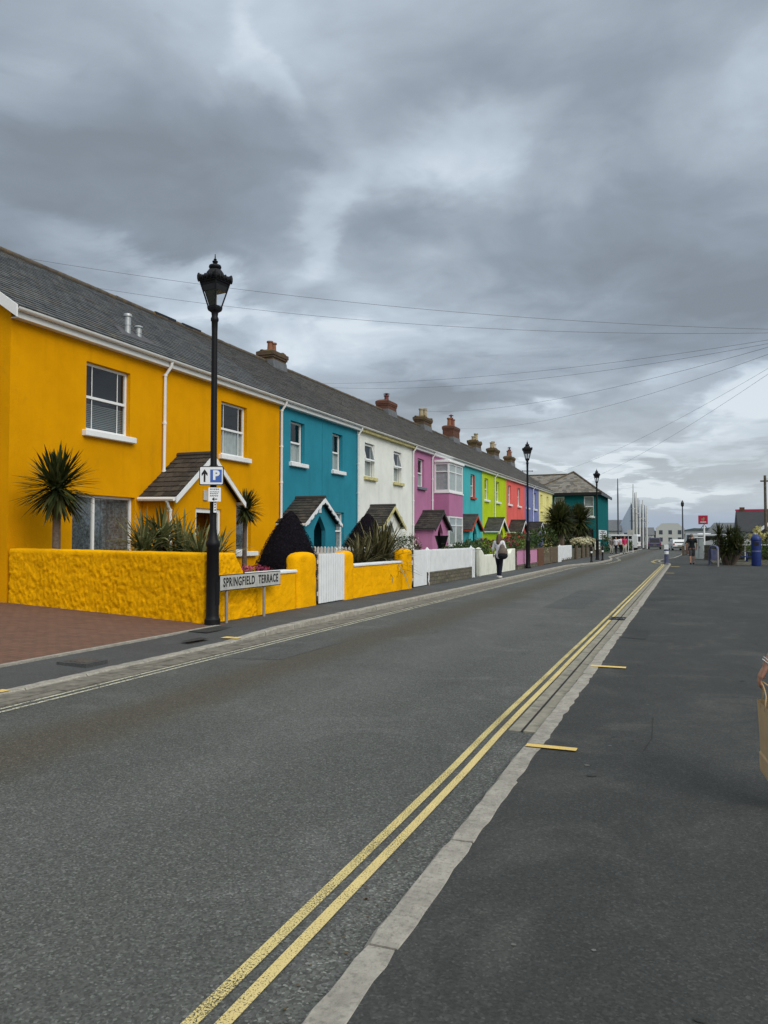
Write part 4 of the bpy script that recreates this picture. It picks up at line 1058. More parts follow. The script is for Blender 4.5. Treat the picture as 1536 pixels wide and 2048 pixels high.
for r, zz in enumerate((2.14, 1.64)):
    y = 89.7
    while y < 96.6:
        w = rnd.uniform(.85, 1.4); h = .34; k = rnd.randint(0, 3)
        b.box(xa, xb, y, y + .36, zz, zz + h)
        if k != 1: b.box(xa, xb, y + .36, y + w, zz + h - .09, zz + h)
        if k in (0, 2): b.box(xa, xb, y + .36, y + w * .9, zz + .12, zz + .19)
        if k in (1, 2, 3): b.box(xa, xb, y + .36, y + w, zz, zz + .08)
        y += w + .35
b.build('lettering', 'cloth_navy', bn)

# ------------------------------------------------------------------ garden walls, gates and fences
def rough_wall(path, thick, hfun, z0, amp, step, top_round=0.07, fine=1.0):
    """path of (x, y) along the OUTER face; thickness goes to the left of the travel direction"""
    pts = [Vector((x, y, 0)) for x, y in path]
    segs = [(a, c) for a, c in zip(pts, pts[1:])]
    tot = sum((c - a).length for a, c in segs)
    n = max(2, int(tot / step)); rings = []
    def at(s):
        for a, c in segs:
            L = (c - a).length
            if s <= L + 1e-6: return a.lerp(c, min(1, s / L)), (c - a).normalized()
            s -= L
        return segs[-1][1], (segs[-1][1] - segs[-1][0]).normalized()
    for i in range(n + 1):
        s = tot * i / n; p, d = at(s)
        d0 = (at(max(0, s - .12))[1] + at(min(tot, s + .12))[1]).normalized()
        nr = Vector((d0.y, -d0.x, 0))          # outward = right of travel
        H = hfun(s / tot, s)
        m = max(3, int((H - z0) / step)); ring = []
        prof = [(0, z0 + (H - top_round - z0) * k / m) for k in range(m + 1)]
        prof += [(-top_round * (1 - math.cos(a)), H - top_round + top_round * math.sin(a)) for a in (R(25), R(50), R(75))]
        prof += [(-thick + top_round * (1 - math.cos(a)), H - top_round + top_round * math.sin(a)) for a in (R(75), R(50), R(25))]
        prof += [(-thick, H - top_round), (-thick, z0)]
        for o_, z in prof:
            q = p + nr * o_; q.z = z
            k = 0.35 if z > H - .12 else 1.0
            wq = q + Vector((noise.noise(q * 5), noise.noise(q * 5 + Vector((9, 0, 0))), noise.noise(q * 5 + Vector((0, 9, 0))))) * .09
            mod = .45 + .75 * max(0, min(1, .5 + 1.3 * noise.noise(q * 1.7)))
            ns = noise.fractal(wq * 9 * fine, 0.55, 2.3, 5) * .55 + mod * (.5 - abs(noise.noise(Vector((wq.x * 13 * fine, wq.y * 13 * fine, wq.z * 20 * fine)))) * 1.5) * .75 + noise.noise(q * 1.6) * .4 - .2
            q += nr * amp * k * ns; q.z += amp * .5 * k * noise.noise(q * 5)
            ring.append(q)
        rings.append(ring)
    M = min(len(r) for r in rings)
    if any(len(r) != M for r in rings):       # resample to an even count
        out = []
        for r in rings:
            out.append([r[round(k * (len(r) - 1) / (M - 1))] for k in range(M)])
        rings = out
    b = MB(); b.loft(rings, True, True); return b
WX = -7.74
# rough wall along the driveway, turning the corner to the gate
t = thing('garden_wall', 'tall roughcast yellow wall along the brick driveway turning the corner behind the lamp', 'garden wall', (WX, 11.3, Zl), 0)
def hw1(f, s):
    L = 5.92
    if s < L: return 1.36 - .05 * s / L
    q = s - L
    return 1.31 if q < .75 else (1.31 - .43 * min(1, (q - .75) / .35))
o = rough_wall([(-13.42, 12.28), (-10, 11.66), (WX - .05, 11.22), (WX, 11.30), (WX, 12.9)], 0.30, hw1, -0.05, 0.036, 0.022).build('wall', 'yellow_rough', t, smooth=True)
def low_wall(name, y0, y1, h, label, mat='yellow_rough', coping=True, amp=.022):
    t = thing(name, label, 'garden wall', (WX, (y0 + y1) / 2, Zl))
    rough_wall([(WX, y0), (WX, y1)], .26, lambda f, s: h, -0.05, amp, .05, .03, 1.6).build('wall', mat, t, smooth=True)
    if coping:
        b = MB(); b.bbox(WX - .29, WX + .035, y0, y1, h - .002, h + .065, .015); b.build('coping', 'white_paint', t)
    return t
low_wall('garden_wall', 12.91, 14.50, .84, 'low yellow wall with white coping behind the street name sign')
low_wall('garden_wall', 17.50, 20.95, .86, 'low yellow wall with white coping under the spiky phormium')
def pillar(y0, y1, h, label):
    t = thing('gate_pillar', label, 'gate pillar', (WX, (y0 + y1) / 2, Zl))
    w2 = .17; b = MB(); rings = []
    cx, cy, hy_ = WX - .13, (y0 + y1) / 2, (y1 - y0) / 2
    N = 28
    for z, k in [(-.05 + (h - .14) * i / 14, 1.0) for i in range(15)] + [(h - .12, .98), (h - .07, .92), (h - .03, .75), (h, .45), (h + .008, .05)]:
        ring = []
        for i in range(N):
            a = 2 * math.pi * i / N; c_, s_ = math.cos(a), math.sin(a)
            q = max(abs(c_), abs(s_)) ** .8
            p = Vector((cx + k * w2 * c_ / q, cy + k * hy_ * s_ / q, z)); p += Vector((c_, s_, 0)) * .035 * (noise.fractal(p * 6, .9, 2.2, 3) * .6 + abs(noise.noise(p * 12)) * .6 - .2)
            ring.append(p)
        rings.append(ring)
    b.loft(rings, True, True); b.build('pillar', 'yellow_rough', t, smooth=True); return t
pillar(14.52, 15.46, 1.26, 'rounded yellow gate pillar on the near side of the first white gate')
pillar(16.90, 17.48, 1.26, 'rounded yellow gate pillar on the far side of the first white gate')
pillar(20.97, 21.85, 1.26, 'yellow end pillar between the phormium and the second white gate')

def picket_panel(y0, y1, z0, z1, x, w=.105, gap=.018, wave=.03, th=.02, pointed=True, topf=None):
    b = MB(); n = max(2, round((y1 - y0) / (w + gap))); p = (y1 - y0) / n
    for i in range(n):
        a, c = y0 + i * p + gap / 2, y0 + (i + 1) * p - gap / 2; m = (a + c) / 2
        zt = (topf(m) if topf else z1) + wave * random.uniform(-.15, .15)
        zb = z0(m) if callable(z0) else z0
        h = .055 if pointed else .012
        prof = [(a, zb), (c, zb), (c, zt - h), (c - .2 * (c - a), zt - h * .35), (m, zt), (a + .2 * (c - a), zt - h * .35), (a, zt - h)]
        b.loft([[(x, yy, zz) for yy, zz in prof], [(x + th, yy, zz) for yy, zz in prof]], True, True)
    return b
def gate(y0, y1, z1, label, name='garden_gate', cat='garden gate', x=WX + .02):
    t = thing(name, label, cat, (x, (y0 + y1) / 2, Zl))
    picket_panel(y0, y1, Zl + .03, z1, x, pointed=False).build('boards', 'white_paint', t)
    b = MB()
    for z in (Zl + .2, z1 - .22): b.box(x - .035, x - .002, y0 + .01, y1 - .01, z, z + .09)
    b.build('rail', 'white_paint', t); return t
def picket_fence(y0, y1, z0, z1, label, x=WX, post=None, mat='white_paint'):
    t = thing('picket_fence', label, 'fence', (x, (y0 + y1) / 2, Zl))
    picket_panel(y0, y1, z0, z1, x).build('pickets', mat, t)
    b = MB(); zz = z0 if not callable(z0) else z0(y0)
    for z in (max(Zl + .1, zz + .06), z1 - .22): b.box(x - .04, x - .002, y0, y1, z, z + .08)
    b.build('rail', mat, t)
    if post:
        for yp in post:
            b = MB(); b.loft([[(x - .07, yp - .06, -.05), (x + .05, yp - .06, -.05), (x + .05, yp + .06, -.05), (x - .07, yp + .06, -.05)], [(x - .07, yp - .06, z1 - .02), (x + .05, yp - .06, z1 - .02), (x + .05, yp + .06, z1 - .02), (x - .07, yp + .06, z1 - .02)], [(x - .02, yp - .01, z1 + .07), (x, yp - .01, z1 + .07), (x, yp + .01, z1 + .07), (x - .02, yp + .01, z1 + .07)]])
            b.build('post', mat, t)
    return t
gate(15.50, 16.87, 1.22, 'first white boarded gate between rounded yellow pillars')
gate(21.90, 23.12, 1.22, 'second white gate between the yellow end pillar and the picket fence')
picket_fence(23.18, 28.55, .50, 1.22, 'white picket fence standing on a low brown stone wall', post=(23.3, 28.6))
t = thing('stone_wall', 'low brown stone wall under the white picket fence', 'stone wall', (WX, 26, Zl))
rough_wall([(WX + .05, 23.22), (WX + .05, 28.5)], .25, lambda f, s: .50, -.05, .03, .07, .02, 1.5).build('wall', 'stone', t)
# dividing picket fence between the first two gardens
t = thing('picket_fence', 'white picket fence running back between the yellow and teal houses gardens', 'fence', (-10.6, 23, Zg))
pb = picket_panel(0, 5.4, Zg, 1.30, 0, w=.10, gap=.05)
pb.add((lambda q: (q.box(-.04, -.002, 0, 5.4, .45, .53), q.box(-.04, -.002, 0, 5.4, 1.02, 1.10), q)[-1])(MB()))
ang = math.atan2(-(13.3 - 8.0), 23.7 - 22.3) # direction from front to house
dx, dy = (-13.3 + 8.0) / 5.45, (23.7 - 22.2) / 5.45
xf = Matrix(((-dy, dx, 0, -8.0), (dx * 0 + dx * -1 * -1 * 0 + dx * 0 + (-dx) * -1 * 0 + (-dx) * 0 + (-dx) * -1 * 0 + dx, dy, 0, 22.2), (0, 0, 1, 0), (0, 0, 0, 1)))
xf = Matrix(((dy, dx, 0, -8.0), (-dx, dy, 0, 22.2), (0, 0, 1, 0), (0, 0, 0, 1)))
q = MB(); q.add(pb, xf=xf); q.build('pickets', 'white_paint', t)
# cream wall with raised ends, in front of the turquoise garden
t = thing('garden_wall', 'cream rendered wall with raised ends behind the woman', 'garden wall', (WX, 33, Zl))
def hcream(f, s): return 1.10 if f < .06 or f > .90 else (.90 if .12 < f < .84 else (1.10 - .2 * (f - .06) / .06 if f < .5 else .90 + .2 * (f - .84) / .06))
rough_wall([(WX, 29.9), (WX, 36.6)], .24, hcream, -.05, .008, .08, .04).build('wall', 'cream_paint', t, smooth=True)
for i, (yy, lab) in enumerate(((28.82, 'square white gatepost at the end of the long picket fence'), (29.72, 'cream gatepost at the near end of the cream wall'))):
    b = MB(); b.bbox(WX - .09, WX + .07, yy - .09, yy + .09, -.05, 1.15, .02); b.loft([[(WX - .11, yy - .11, 1.152), (WX + .09, yy - .11, 1.152), (WX + .09, yy + .11, 1.152), (WX - .11, yy + .11, 1.152)], [(WX - .03, yy - .03, 1.22), (WX + .01, yy - .03, 1.22), (WX + .01, yy + .03, 1.22), (WX - .03, yy + .03, 1.22)]])
    tag(b.build('gatepost', 'white_paint' if i == 0 else 'cream_paint'), lab, 'gatepost')
# pink panelled fence on a stone base
t = thing('panel_fence', 'pink panelled fence on a stone base behind the second lamp', 'fence', (WX, 39.5, Zl))
b = MB(); picket_panel(36.95, 42.2, .30, 1.0, WX, w=.14, gap=.01, pointed=False).build('boards', 'pink_board', t)
b = MB(); b.box(WX - .03, WX + .05, 36.9, 42.25, 1.002, 1.06); b.build('rail', 'wood', t)
rough_wall([(WX + .06, 36.9), (WX + .06, 42.2)], .26, lambda f, s: .29, -.05, .03, .09, .02, 1.5).build('base_wall', 'stone', t)
b = MB(); b.bbox(WX - .1, WX + .08, 42.3, 44.0, -.05, 1.06, .02); tag(b.build('fence_post', 'brown_wood'), 'reddish brown boarded post panel between pink fence and lattice', 'fence post')
# brown lattice fence
t = thing('lattice_fence', 'brown slatted lattice fence beside the reddish brown panel', 'fence', (WX, 46.5, Zl))
b = MB()
for i in range(14): b.box(WX - .02, WX + .01, 44.06, 49.3, .12 + i * .068, .165 + i * .068)
b.build('slats', 'lattice', t)
for yp in (44.2, 46.7, 49.2):
    b = MB(); b.bbox(WX - .06, WX + .04, yp - .05, yp + .05, -.05, 1.12, .01); b.build('post', 'wood', t)
b = MB()
for i in range(24): b.box(WX + .012, WX + .024, 47.2 + i * .085, 47.23 + i * .085, .12, 1.08)
b.build('upright_slats', 'lattice', t)
picket_fence(49.5, 55.6, lambda y: .28 if y > 50.9 else .02, 1.12, 'short white fence with one leg to the ground between lattice and stone wall', post=(50.3,))
t = thing('stone_wall', 'dark stone wall below the cream flowers near the third lamp', 'stone wall', (WX, 62, Zl))
rough_wall([(WX, 50.9), (WX, 78)], .3, lambda f, s: .26 if s < 4.8 else .85, -.05, .05, .16, .03, 1.2).build('wall', 'stone', t)
for i, (yy, hh) in enumerate(((57.2, 1.1), (60.8, 1.2), (63.4, 1.15), (66.2, 1.1))):
    b = MB(); b.tube([(WX + .1, yy, -.05), (WX + .12, yy + .05, hh)], [.13, .11], 8); tag(b.build('timber_post', 'wood'), 'weathered round timber post in front of the dark stone wall', 'post', 'timber posts along the dark stone wall')

# ------------------------------------------------------------------ street lamps
def lamp(loc, label):
    t = thing('street_lamp', label, 'street lamp', loc, 0, 'black lantern street lamps')
    b = MB()
    b.lathe([(.135, -.02), (.135, .10), (.118, .12), (.112, .16), (.110, .17), (.105, 1.36), (.118, 1.38), (.122, 1.42), (.115, 1.46), (.085, 1.50), (.075, 1.58), (.066, 1.62), (.064, 1.66), (.058, 1.70), (.050, 5.20), (.052, 5.22), (.055, 5.36), (.068, 5.38), (.068, 5.42), (.052, 5.46), (.06, 5.52), (.085, 5.56)], n=20)
    smooth_by_angle(b.build('column', 'black_iron', t, local=True), 35)
    b = MB(); b.box(.088, .108, -.05, .05, .35, .75); b.build('access_door', 'black_iron', t, local=True)
    rot = R(-8)
    def sq(r, z, k=4): return [(r * math.cos(rot + math.pi / 2 * i + math.pi / 4), r * math.sin(rot + math.pi / 2 * i + math.pi / 4), z) for i in range(4)]
    b = MB(); lo, hi, z0, z1 = .11, .25, 5.62, 6.06
    b.lathe([(.07, 5.53), (.115, 5.56), (.13, 5.60), (.13, 5.64), (.10, 5.65)], n=4, rot=rot + math.pi / 4)
    for i in range(4): b.tube([sq(lo, z0)[i], sq(hi, z1)[i]], .014, 6)
    for r, z in ((lo, z0 + .01), (hi, z1)):
        q = sq(r, z)
        for i in range(4): b.tube([q[i], q[(i + 1) % 4]], .016, 6)
    lf = b.build('lantern_frame', 'black_iron', t, local=True)
    for i in range(4):
        g = MB(); a, c = sq(lo - .006, z0 + .02), sq(hi - .012, z1); g.face([a[i], a[(i + 1) % 4], c[(i + 1) % 4], c[i]]); g.build('pane', 'lamp_glass', lf, local=True)
    b = MB()
    b.loft([sq(.23, 6.0), sq(.255, 6.075), sq(.272, 6.085), sq(.265, 6.12), sq(.23, 6.15), sq(.19, 6.20), sq(.15, 6.215)])
    b.lathe([(.16, 6.20), (.145, 6.24), (.11, 6.29), (.085, 6.30), (.10, 6.32), (.11, 6.345), (.10, 6.375), (.06, 6.39)], n=16)
    # cast crown along the rim
    for i in range(4):
        p, q = Vector(sq(.275, 6.09)[i]), Vector(sq(.275, 6.09)[(i + 1) % 4])
        for k in range(9):
            c = p.lerp(q, k / 8); b.sphere(c + Vector((0, 0, .04 + .015 * (k % 2))), (.026, .026, .05), 6, 5)
        b.sphere(p + Vector((0, 0, .05)), (.035, .035, .085), 6, 5)
    ca = b.build('canopy', 'black_iron', t, local=True)
    b = MB(); b.lathe([(.05, 6.385), (.028, 6.40), (.045, 6.425), (.05, 6.45), (.02, 6.47), (.03, 6.485), (.012, 6.50), (.006, 6.58)], n=12); smooth_by_angle(b.build('finial', 'black_iron', ca, local=True))
    b = MB(); b.loft([sq(.20, 5.90), sq(.225, 6.0)]); b.build('lamp_housing', 'sign_black', t, local=True)
    q0, q1 = sq(.095, 5.64), sq(.205, 5.99); b = MB(); b.hexa([q0[2], q0[3], Vector(q0[3]) * 1.0 + Vector((.008, 0, 0)), Vector(q0[2]) + Vector((.008, 0, 0)), q1[2], q1[3], Vector(q1[3]) + Vector((.008, 0, 0)), Vector(q1[2]) + Vector((.008, 0, 0))]); b.build('pane_darkener', 'sign_black', t, local=True)  # dark plate added inside the lantern so the left pane looks dark
    b = MB(); b.lathe([(.02, 5.64), (.035, 5.66), (.035, 5.86), (.05, 5.90)], n=10); b.build('bulb', 'post_grey', t, local=True)
    return t
L1 = lamp((-7.60, 11.22, Zl), 'nearest black street lamp carrying the parking sign beside the yellow wall')
L1.scale = (1, 1, .976)
L2 = dup(L1, (-7.50, 38.5, Zl), R(30), 'middle black street lamp in front of the pink fence')
L3 = dup(L1, (-5.98, 55.7, Zl), R(10), 'farthest black street lamp in front of the green corner building')
for o in [o for o in bpy.data.objects if o.name.startswith('pane_darkener') and o.parent in (L2, L3)]: bpy.data.objects.remove(o)
b = MB(); b.tube([(-.26, 0, 5.0), (.26, 0, 5.0)], .018, 6); b.sphere((-.26, 0, 5.0), .03); b.sphere((.26, 0, 5.0), .03); b.build('ladder_bar', 'black_iron', L2, local=True)

# ------------------------------------------------------------------ signs
def arrow_up(h, w):
    b = MB(); s = w * .30
    pts = [(-s / 2, -h / 2), (s / 2, -h / 2), (s / 2, h * .14), (w / 2, -h * .03), (w / 2, h * .18), (0, h / 2), (-w / 2, h * .18), (-w / 2, -h * .03), (-s / 2, h * .14)]
    b.face([(x, 0, z) for x, z in pts]); return b
def rrect(w, h, r, y, n=5):
    out = []
    for cx, cz, a0 in ((w / 2 - r, h / 2 - r, 0), (-w / 2 + r, h / 2 - r, 90), (-w / 2 + r, -h / 2 + r, 180), (w / 2 - r, -h / 2 + r, 270)):
        for k in range(n + 1): a = R(a0 + 90 * k / n); out.append((cx + r * math.cos(a), y, cz + r * math.sin(a)))
    return out
sz = R(24)
sg = thing('parking_sign', 'white parking sign with black arrow and blue P square on the nearest lamp', 'sign', (-7.56, 11.10, 2.63), sz)
b = MB(); b.loft([rrect(.415, .325, .03, .012), rrect(.415, .325, .03, .0)]); b.build('plate', 'sign_black', sg, local=True)
b = MB(); b.face(rrect(.385, .295, .022, -.002)); b.build('face', 'sign_white', sg, local=True)
b = MB(); b.add(arrow_up(.215, .10), xf=Matrix.Translation((-.115, -.005, 0))); b.build('arrow', 'sign_black', sg, local=True)
b = MB(); b.face([(-.02, -.004, -.115), (.175, -.004, -.115), (.175, -.004, .105), (-.02, -.004, .105)]); bp = b.build('blue_panel', 'sign_blue', sg, local=True)
b = MB(); b.add(text_mb('P', .215, .010), xf=Matrix.Translation((.078, -.007, .0))); b.build('lettering', 'sign_white', bp, local=True)
b = MB(); b.tube([(.0, .012, .09), (0, .05, .09)], .03, 8); b.tube([(.0, .012, -.09), (0, .05, -.09)], .03, 8); b.build('clamp', 'black_iron', sg, local=True)
s2 = thing('notice_sign', 'small white notice plate with black text and arrow below the parking sign', 'sign', (-7.52, 11.11, 2.31), R(38))
b = MB(); b.bbox(-.09, .12, -.006, .006, -.125, .115, .004); b.build('plate', 'sign_white', s2, local=True)
b = MB()
rt_ = random.Random(4)
for zz, hh, n_ in ((.085, .026, 6), (.040, .018, 6), (.010, .018, 5), (-.028, .024, 5)):
    x = -.06
    for _ in range(n_):
        w = rt_.uniform(.012, .024); b.face([(x, -.009, zz - hh / 2), (x + w * .35, -.009, zz - hh / 2), (x + w * .35, -.009, zz + hh / 2), (x, -.009, zz + hh / 2)]); b.face([(x + w * .35, -.009, zz + hh * rt_.uniform(-.2, .2)), (x + w, -.009, zz), (x + w, -.009, zz + hh / 2), (x + w * .35, -.009, zz + hh / 2)]); x += w + .008
b.add(arrow_up(.09, .05), xf=Matrix.Translation((.015, -.010, -.08)) @ Matrix.Rotation(R(-90), 4, 'Y'))
b.build('lettering', 'sign_black', s2, local=True)
s3 = thing('tag_plate', 'narrow white column tag below the notice plate on the nearest lamp', 'sign', (-7.535, 11.14, 2.10), R(36))
b = MB(); b.bbox(-.005, .045, -.005, .005, -.10, .10, .003); b.build('plate', 'sign_white', s3, local=True)
b = MB()
for k in range(4): b.face([(.008, -.008, .07 - k * .045), (.030 + .006 * (k % 2), -.008, .07 - k * .045), (.030, -.008, .095 - k * .045), (.012, -.008, .09 - k * .045)])
b.build('lettering', 'sign_black', s3, local=True)
# street name plate
ns = thing('street_name_sign', 'grey street nameplate reading SPRINGFIELD TERRACE on two short posts', 'street sign', (-7.50, 12.32, Zl), R(90))
b = MB(); b.bbox(-1.06, 1.06, -.012, .012, .57, .85, .006); b.build('plate', 'sign_black', ns, local=True)
b = MB(); b.face([(-1.045, -.015, .585), (1.045, -.015, .585), (1.045, -.015, .835), (-1.045, -.015, .835)]); pf = b.build('face', 'sign_grey', ns, local=True)
tm = text_mb('SPRINGFIELD  TERRACE', .215, .0055, spacing=1.16)
xs = [v.x for v in tm.v]; w0 = max(xs) - min(xs); cx0 = (max(xs) + min(xs)) / 2
b = MB(); b.add(tm, xf=Matrix.Translation((0, -.018, .71)) @ Matrix.Diagonal((1.90 / w0, 1, 1, 1)) @ Matrix.Translation((-cx0, 0, 0))); b.build('lettering', 'sign_black', pf, local=True)
for xx in (-.78, .50):
    b = MB(); b.tube([(xx, .03, -.05), (xx, .03, .80)], .028, 10); smooth_by_angle(b.build('post', 'post_grey', ns, local=True))

# ------------------------------------------------------------------ plants
def blade(b, base, az, el, L, w, droop, seg=5, u=None, fold=.25):
    base = Vector(base); d = Vector((math.cos(az) * math.cos(el), math.sin(az) * math.cos(el), math.sin(el)))
    side = Vector((-math.sin(az), math.cos(az), 0)); u = random.random() if u is None else u
    p = base.copy(); rows = []
    for k in range(seg + 1):
        t = k / seg; ww = w * (0.55 + 1.0 * t) * (1 - t) ** .5 if k else w * .55
        if k == seg: ww = w * .03
        up = side.cross(d).normalized()
        rows.append((p - side * ww * .5 + up * fold * ww * .5, p.copy(), p + side * ww * .5 + up * fold * ww * .5))
        p = p + d * L / seg; d = (d + Vector((0, 0, -droop / seg))).normalized()
    for r0, r1 in zip(rows, rows[1:]):
        b.face([r0[0], r0[1], r1[1], r1[0]], 0, u); b.face([r0[1], r0[2], r1[2], r1[1]], 0, u)
def rosette(b, c, n, L, w, elmin, elmax, droop, rnd=.25, spread=.05):
    for i in range(n):
        az = random.uniform(0, 2 * math.pi); el = R(random.uniform(elmin, elmax))
        blade(b, Vector(c) + Vector((random.uniform(-1, 1), random.uniform(-1, 1), random.uniform(-1, 1))) * spread, az, el, L * random.uniform(1 - rnd, 1 + rnd * .4), w * random.uniform(.8, 1.2), random.uniform(.4, 1.0) * droop)
def cordyline(name, label, cat, base, crown_z, rad, n, mat, trunk_r=.07, w=.045, lean=(0, 0), elmin=-55, group=None):
    t = thing(name, label, cat, base, 0, group)
    x, y, z = base; top = (x + lean[0], y + lean[1], crown_z)
    b = MB(); b.tube([(x, y, z - .1), (x + lean[0] * .4, y + lean[1] * .4, z + (crown_z - z) * .5), top], [trunk_r * 1.25, trunk_r, trunk_r * .9], 10); smooth_by_angle(b.build('trunk', 'bark', t))
    b = MB(); rosette(b, top, n, rad, w, elmin, 88, .55, .25, trunk_r); b.build('crown', mat, t)
    b = MB()                              # withered leaves hanging under the crown
    for i in range(max(16, n // 8)): blade(b, Vector(top) - Vector((0, 0, random.uniform(.02, .22))), random.uniform(0, 6.28), R(random.uniform(-75, -15)), rad * random.uniform(.45, .8), w * .8, random.uniform(.8, 2.0), 4, random.uniform(.86, 1.0))
    b.build('dead_leaves', mat, t)
    return t
cordyline('cordyline_tree', 'cabbage palm with a slim trunk in front of the yellow house', 'palm tree', (-12.42, 12.58, Zg), 2.62, .90, 300, 'cord', .085, .075)
cordyline('cordyline_tree', 'cabbage palm behind the right side of the yellow porch', 'palm tree', (-12.75, 20.5, Zg), 2.45, .66, 240, 'cord', .07, .062, lean=(.1, -.1))
def clump(name, label, cat, heads, L, w, n, mat, elmin=5, droop=.8, group=None):
    x, y, z = heads[0]; t = thing(name, label, cat, (x, y, Zg), 0, group)
    b = MB()
    for h in heads: rosette(b, h, n, L, w, elmin, 86, droop, .35, .10)
    b.build('leaves', mat, t)
    b = MB()
    for h in heads: b.tube([(h[0], h[1], Zg - .05), (h[0], h[1], h[2] + .05)], [.12, .08], 8)
    b.build('stem', 'bark', t)
    return t
clump('yucca', 'large spiky yucca clump under the lace window above the rough yellow wall', 'yucca', [(-10.5, 13.05, 1.25), (-10.45, 13.5, 1.38), (-10.3, 14.0, 1.2)], .88, .070, 150, 'yucca', -28, 1.5)
clump('yucca', 'smaller spiky yucca partly hidden by the nearest lamp', 'yucca', [(-9.5, 13.55, 1.12), (-9.45, 14.05, 1.05)], .80, .070, 110, 'yucca', -25, 1.4)
clump('phormium', 'bronze green phormium with broken leaves hanging over the white coping', 'phormium', [(-8.55, 20.9, .80), (-8.5, 21.5, .85), (-8.45, 21.2, .75)], 1.30, .055, 120, 'phorm', 2, .8)
clump('phormium', 'lower dark phormium left of the bronze one behind the white coping', 'phormium', [(-8.6, 19.6, .72), (-8.6, 20.1, .8)], .95, .050, 100, 'phorm', -5, .9)
ph = [o for o in bpy.data.objects if o.get('label', '').startswith('bronze')][0]
b = MB()
for az, el, L, dr in ((-.5, 12, 1.7, 2.2), (-.25, 5, 1.5, 2.4), (-.9, 15, 1.5, 2.1), (.15, 8, 1.2, 2.2)): blade(b, (-8.4, 21.0, .95), az, R(el), L, .06, dr, 8, .98)
b.build('broken_leaves', 'phorm', ph)

def leaf_cloud(b, c, r, n, size, shell=.55, gaps=2.2, flat=1.0, zmin=None, squash=1.0, thr=-.15):
    """leaf-sized faces through an uneven ellipsoid, thinned by noise so that gaps show"""
    c = Vector(c); k = 0; tries = 0
    while k < n and tries < n * 6:
        tries += 1
        d = Vector((random.gauss(0, 1), random.gauss(0, 1), random.gauss(0, 1))).normalized()
        rr = random.uniform(shell, 1.0) ** .6
        bump = 1 + .28 * noise.noise(d * 2.3 + c) + .12 * noise.noise(d * 6 + c)
        p = c + Vector((d.x * r[0], d.y * r[1], d.z * r[2])) * rr * bump
        if zmin is not None and p.z < zmin: continue
        if noise.noise(p * gaps) < thr: continue
        s = size * random.uniform(.6, 1.3); ax = (d + Vector((random.gauss(0, .6), random.gauss(0, .6), random.gauss(0, .6)))).normalized()
        u = ax.orthogonal().normalized(); u = (Matrix.Rotation(random.uniform(0, 6.28), 3, ax) @ u); v = ax.cross(u)
        b.face([p - u * s, p - v * s * .45, p + u * s, p + v * s * .45], 0, random.random()); k += 1
def shrub(label, c, r, n, size, mat, name='shrub', cat='shrub', core=None, stems=True, gaps=2.2, group=None, flowers=None, thr=-.15, stem_mat='bark'):
    t = thing(name, label, cat, (c[0], c[1], Zg), 0, group)
    b = MB(); leaf_cloud(b, c, r, n, size, zmin=.15, gaps=gaps, thr=thr); lv = b.build('leaves', mat, t)
    if stems:
        b = MB()
        for k in range(4):
            a = k * 1.7; b.tube([(c[0], c[1], 0.0), (c[0] + r[0] * .3 * math.cos(a), c[1] + r[1] * .3 * math.sin(a), c[2] * .6), (c[0] + r[0] * .6 * math.cos(a), c[1] + r[1] * .6 * math.sin(a), c[2])], [.03, .02, .008], 5)
        b.build('stem', stem_mat, t)
    if flowers:
        b = MB(); fn, fs, fm = flowers; leaf_cloud(b, (c[0], c[1], c[2] + r[2] * .25), (r[0] * 1.03, r[1] * 1.03, r[2] * .9), fn, fs, .9, gaps=1.0, zmin=c[2], thr=-1); tag(b.build('flowers', fm, t), kind='stuff')
    return t
# the two dark cone shaped shrubs
def cone_shrub(label, x, y, rad, ztop, n):
    t = thing('conical_shrub', label, 'shrub', (x, y, Zg), 0)
    prof = [(0, .92), (.15, 1.0), (.3, .99), (.5, .84), (.68, .62), (.84, .38), (.94, .20), (1.0, .04)]
    def rr(f, a):
        for (fa, ra), (fb, rb) in zip(prof, prof[1:]):
            if fa <= f <= fb: r_ = ra + (rb - ra) * (f - fa) / (fb - fa); break
        return rad * r_ * (1 + .20 * noise.noise(Vector((math.cos(a) * 1.3, math.sin(a) * 1.3, f * 2.2 + y))) + .04 * noise.noise(Vector((math.cos(a) * 5, math.sin(a) * 5, f * 8))))
    b = MB(); rings = []
    for i in range(25):
        f = i / 24; rings.append([(x + .93 * rr(f, 2 * math.pi * k / 28) * math.cos(2 * math.pi * k / 28), y + .22 * f * f + .93 * rr(f, 2 * math.pi * k / 28) * math.sin(2 * math.pi * k / 28), Zg + .05 + f * (ztop - .08 - Zg)) for k in range(28)])
    b.loft(rings, True, True); b.build('light_block_core', 'dark_shrub', t, smooth=True)  # solid core added inside the leaves to block light
    b = MB()
    for _ in range(n):
        f = random.random() ** 1.2; a = random.uniform(0, 2 * math.pi); r_ = rr(f, a) * random.uniform(.92, 1.03)
        p = Vector((x + r_ * math.cos(a), y + .22 * f * f + r_ * math.sin(a), Zg + .05 + f * (ztop - Zg - .05)))
        ax = (Vector((math.cos(a), math.sin(a), .5)) + Vector((random.gauss(0, .4), random.gauss(0, .4), random.gauss(0, .4)))).normalized(); u = ax.orthogonal().normalized(); u = Matrix.Rotation(random.uniform(0, 6.28), 3, ax) @ u; v = ax.cross(u); s = random.uniform(.012, .026)
        b.face([p - u * s, p - v * s * .5, p + u * s, p + v * s * .5], 0, random.random())
    b.build('leaves', 'dark_shrub', t)
cone_shrub('big black purple cone shaped shrub left of the teal porch', -10.0, 18.2, .84, 2.30, 15000)
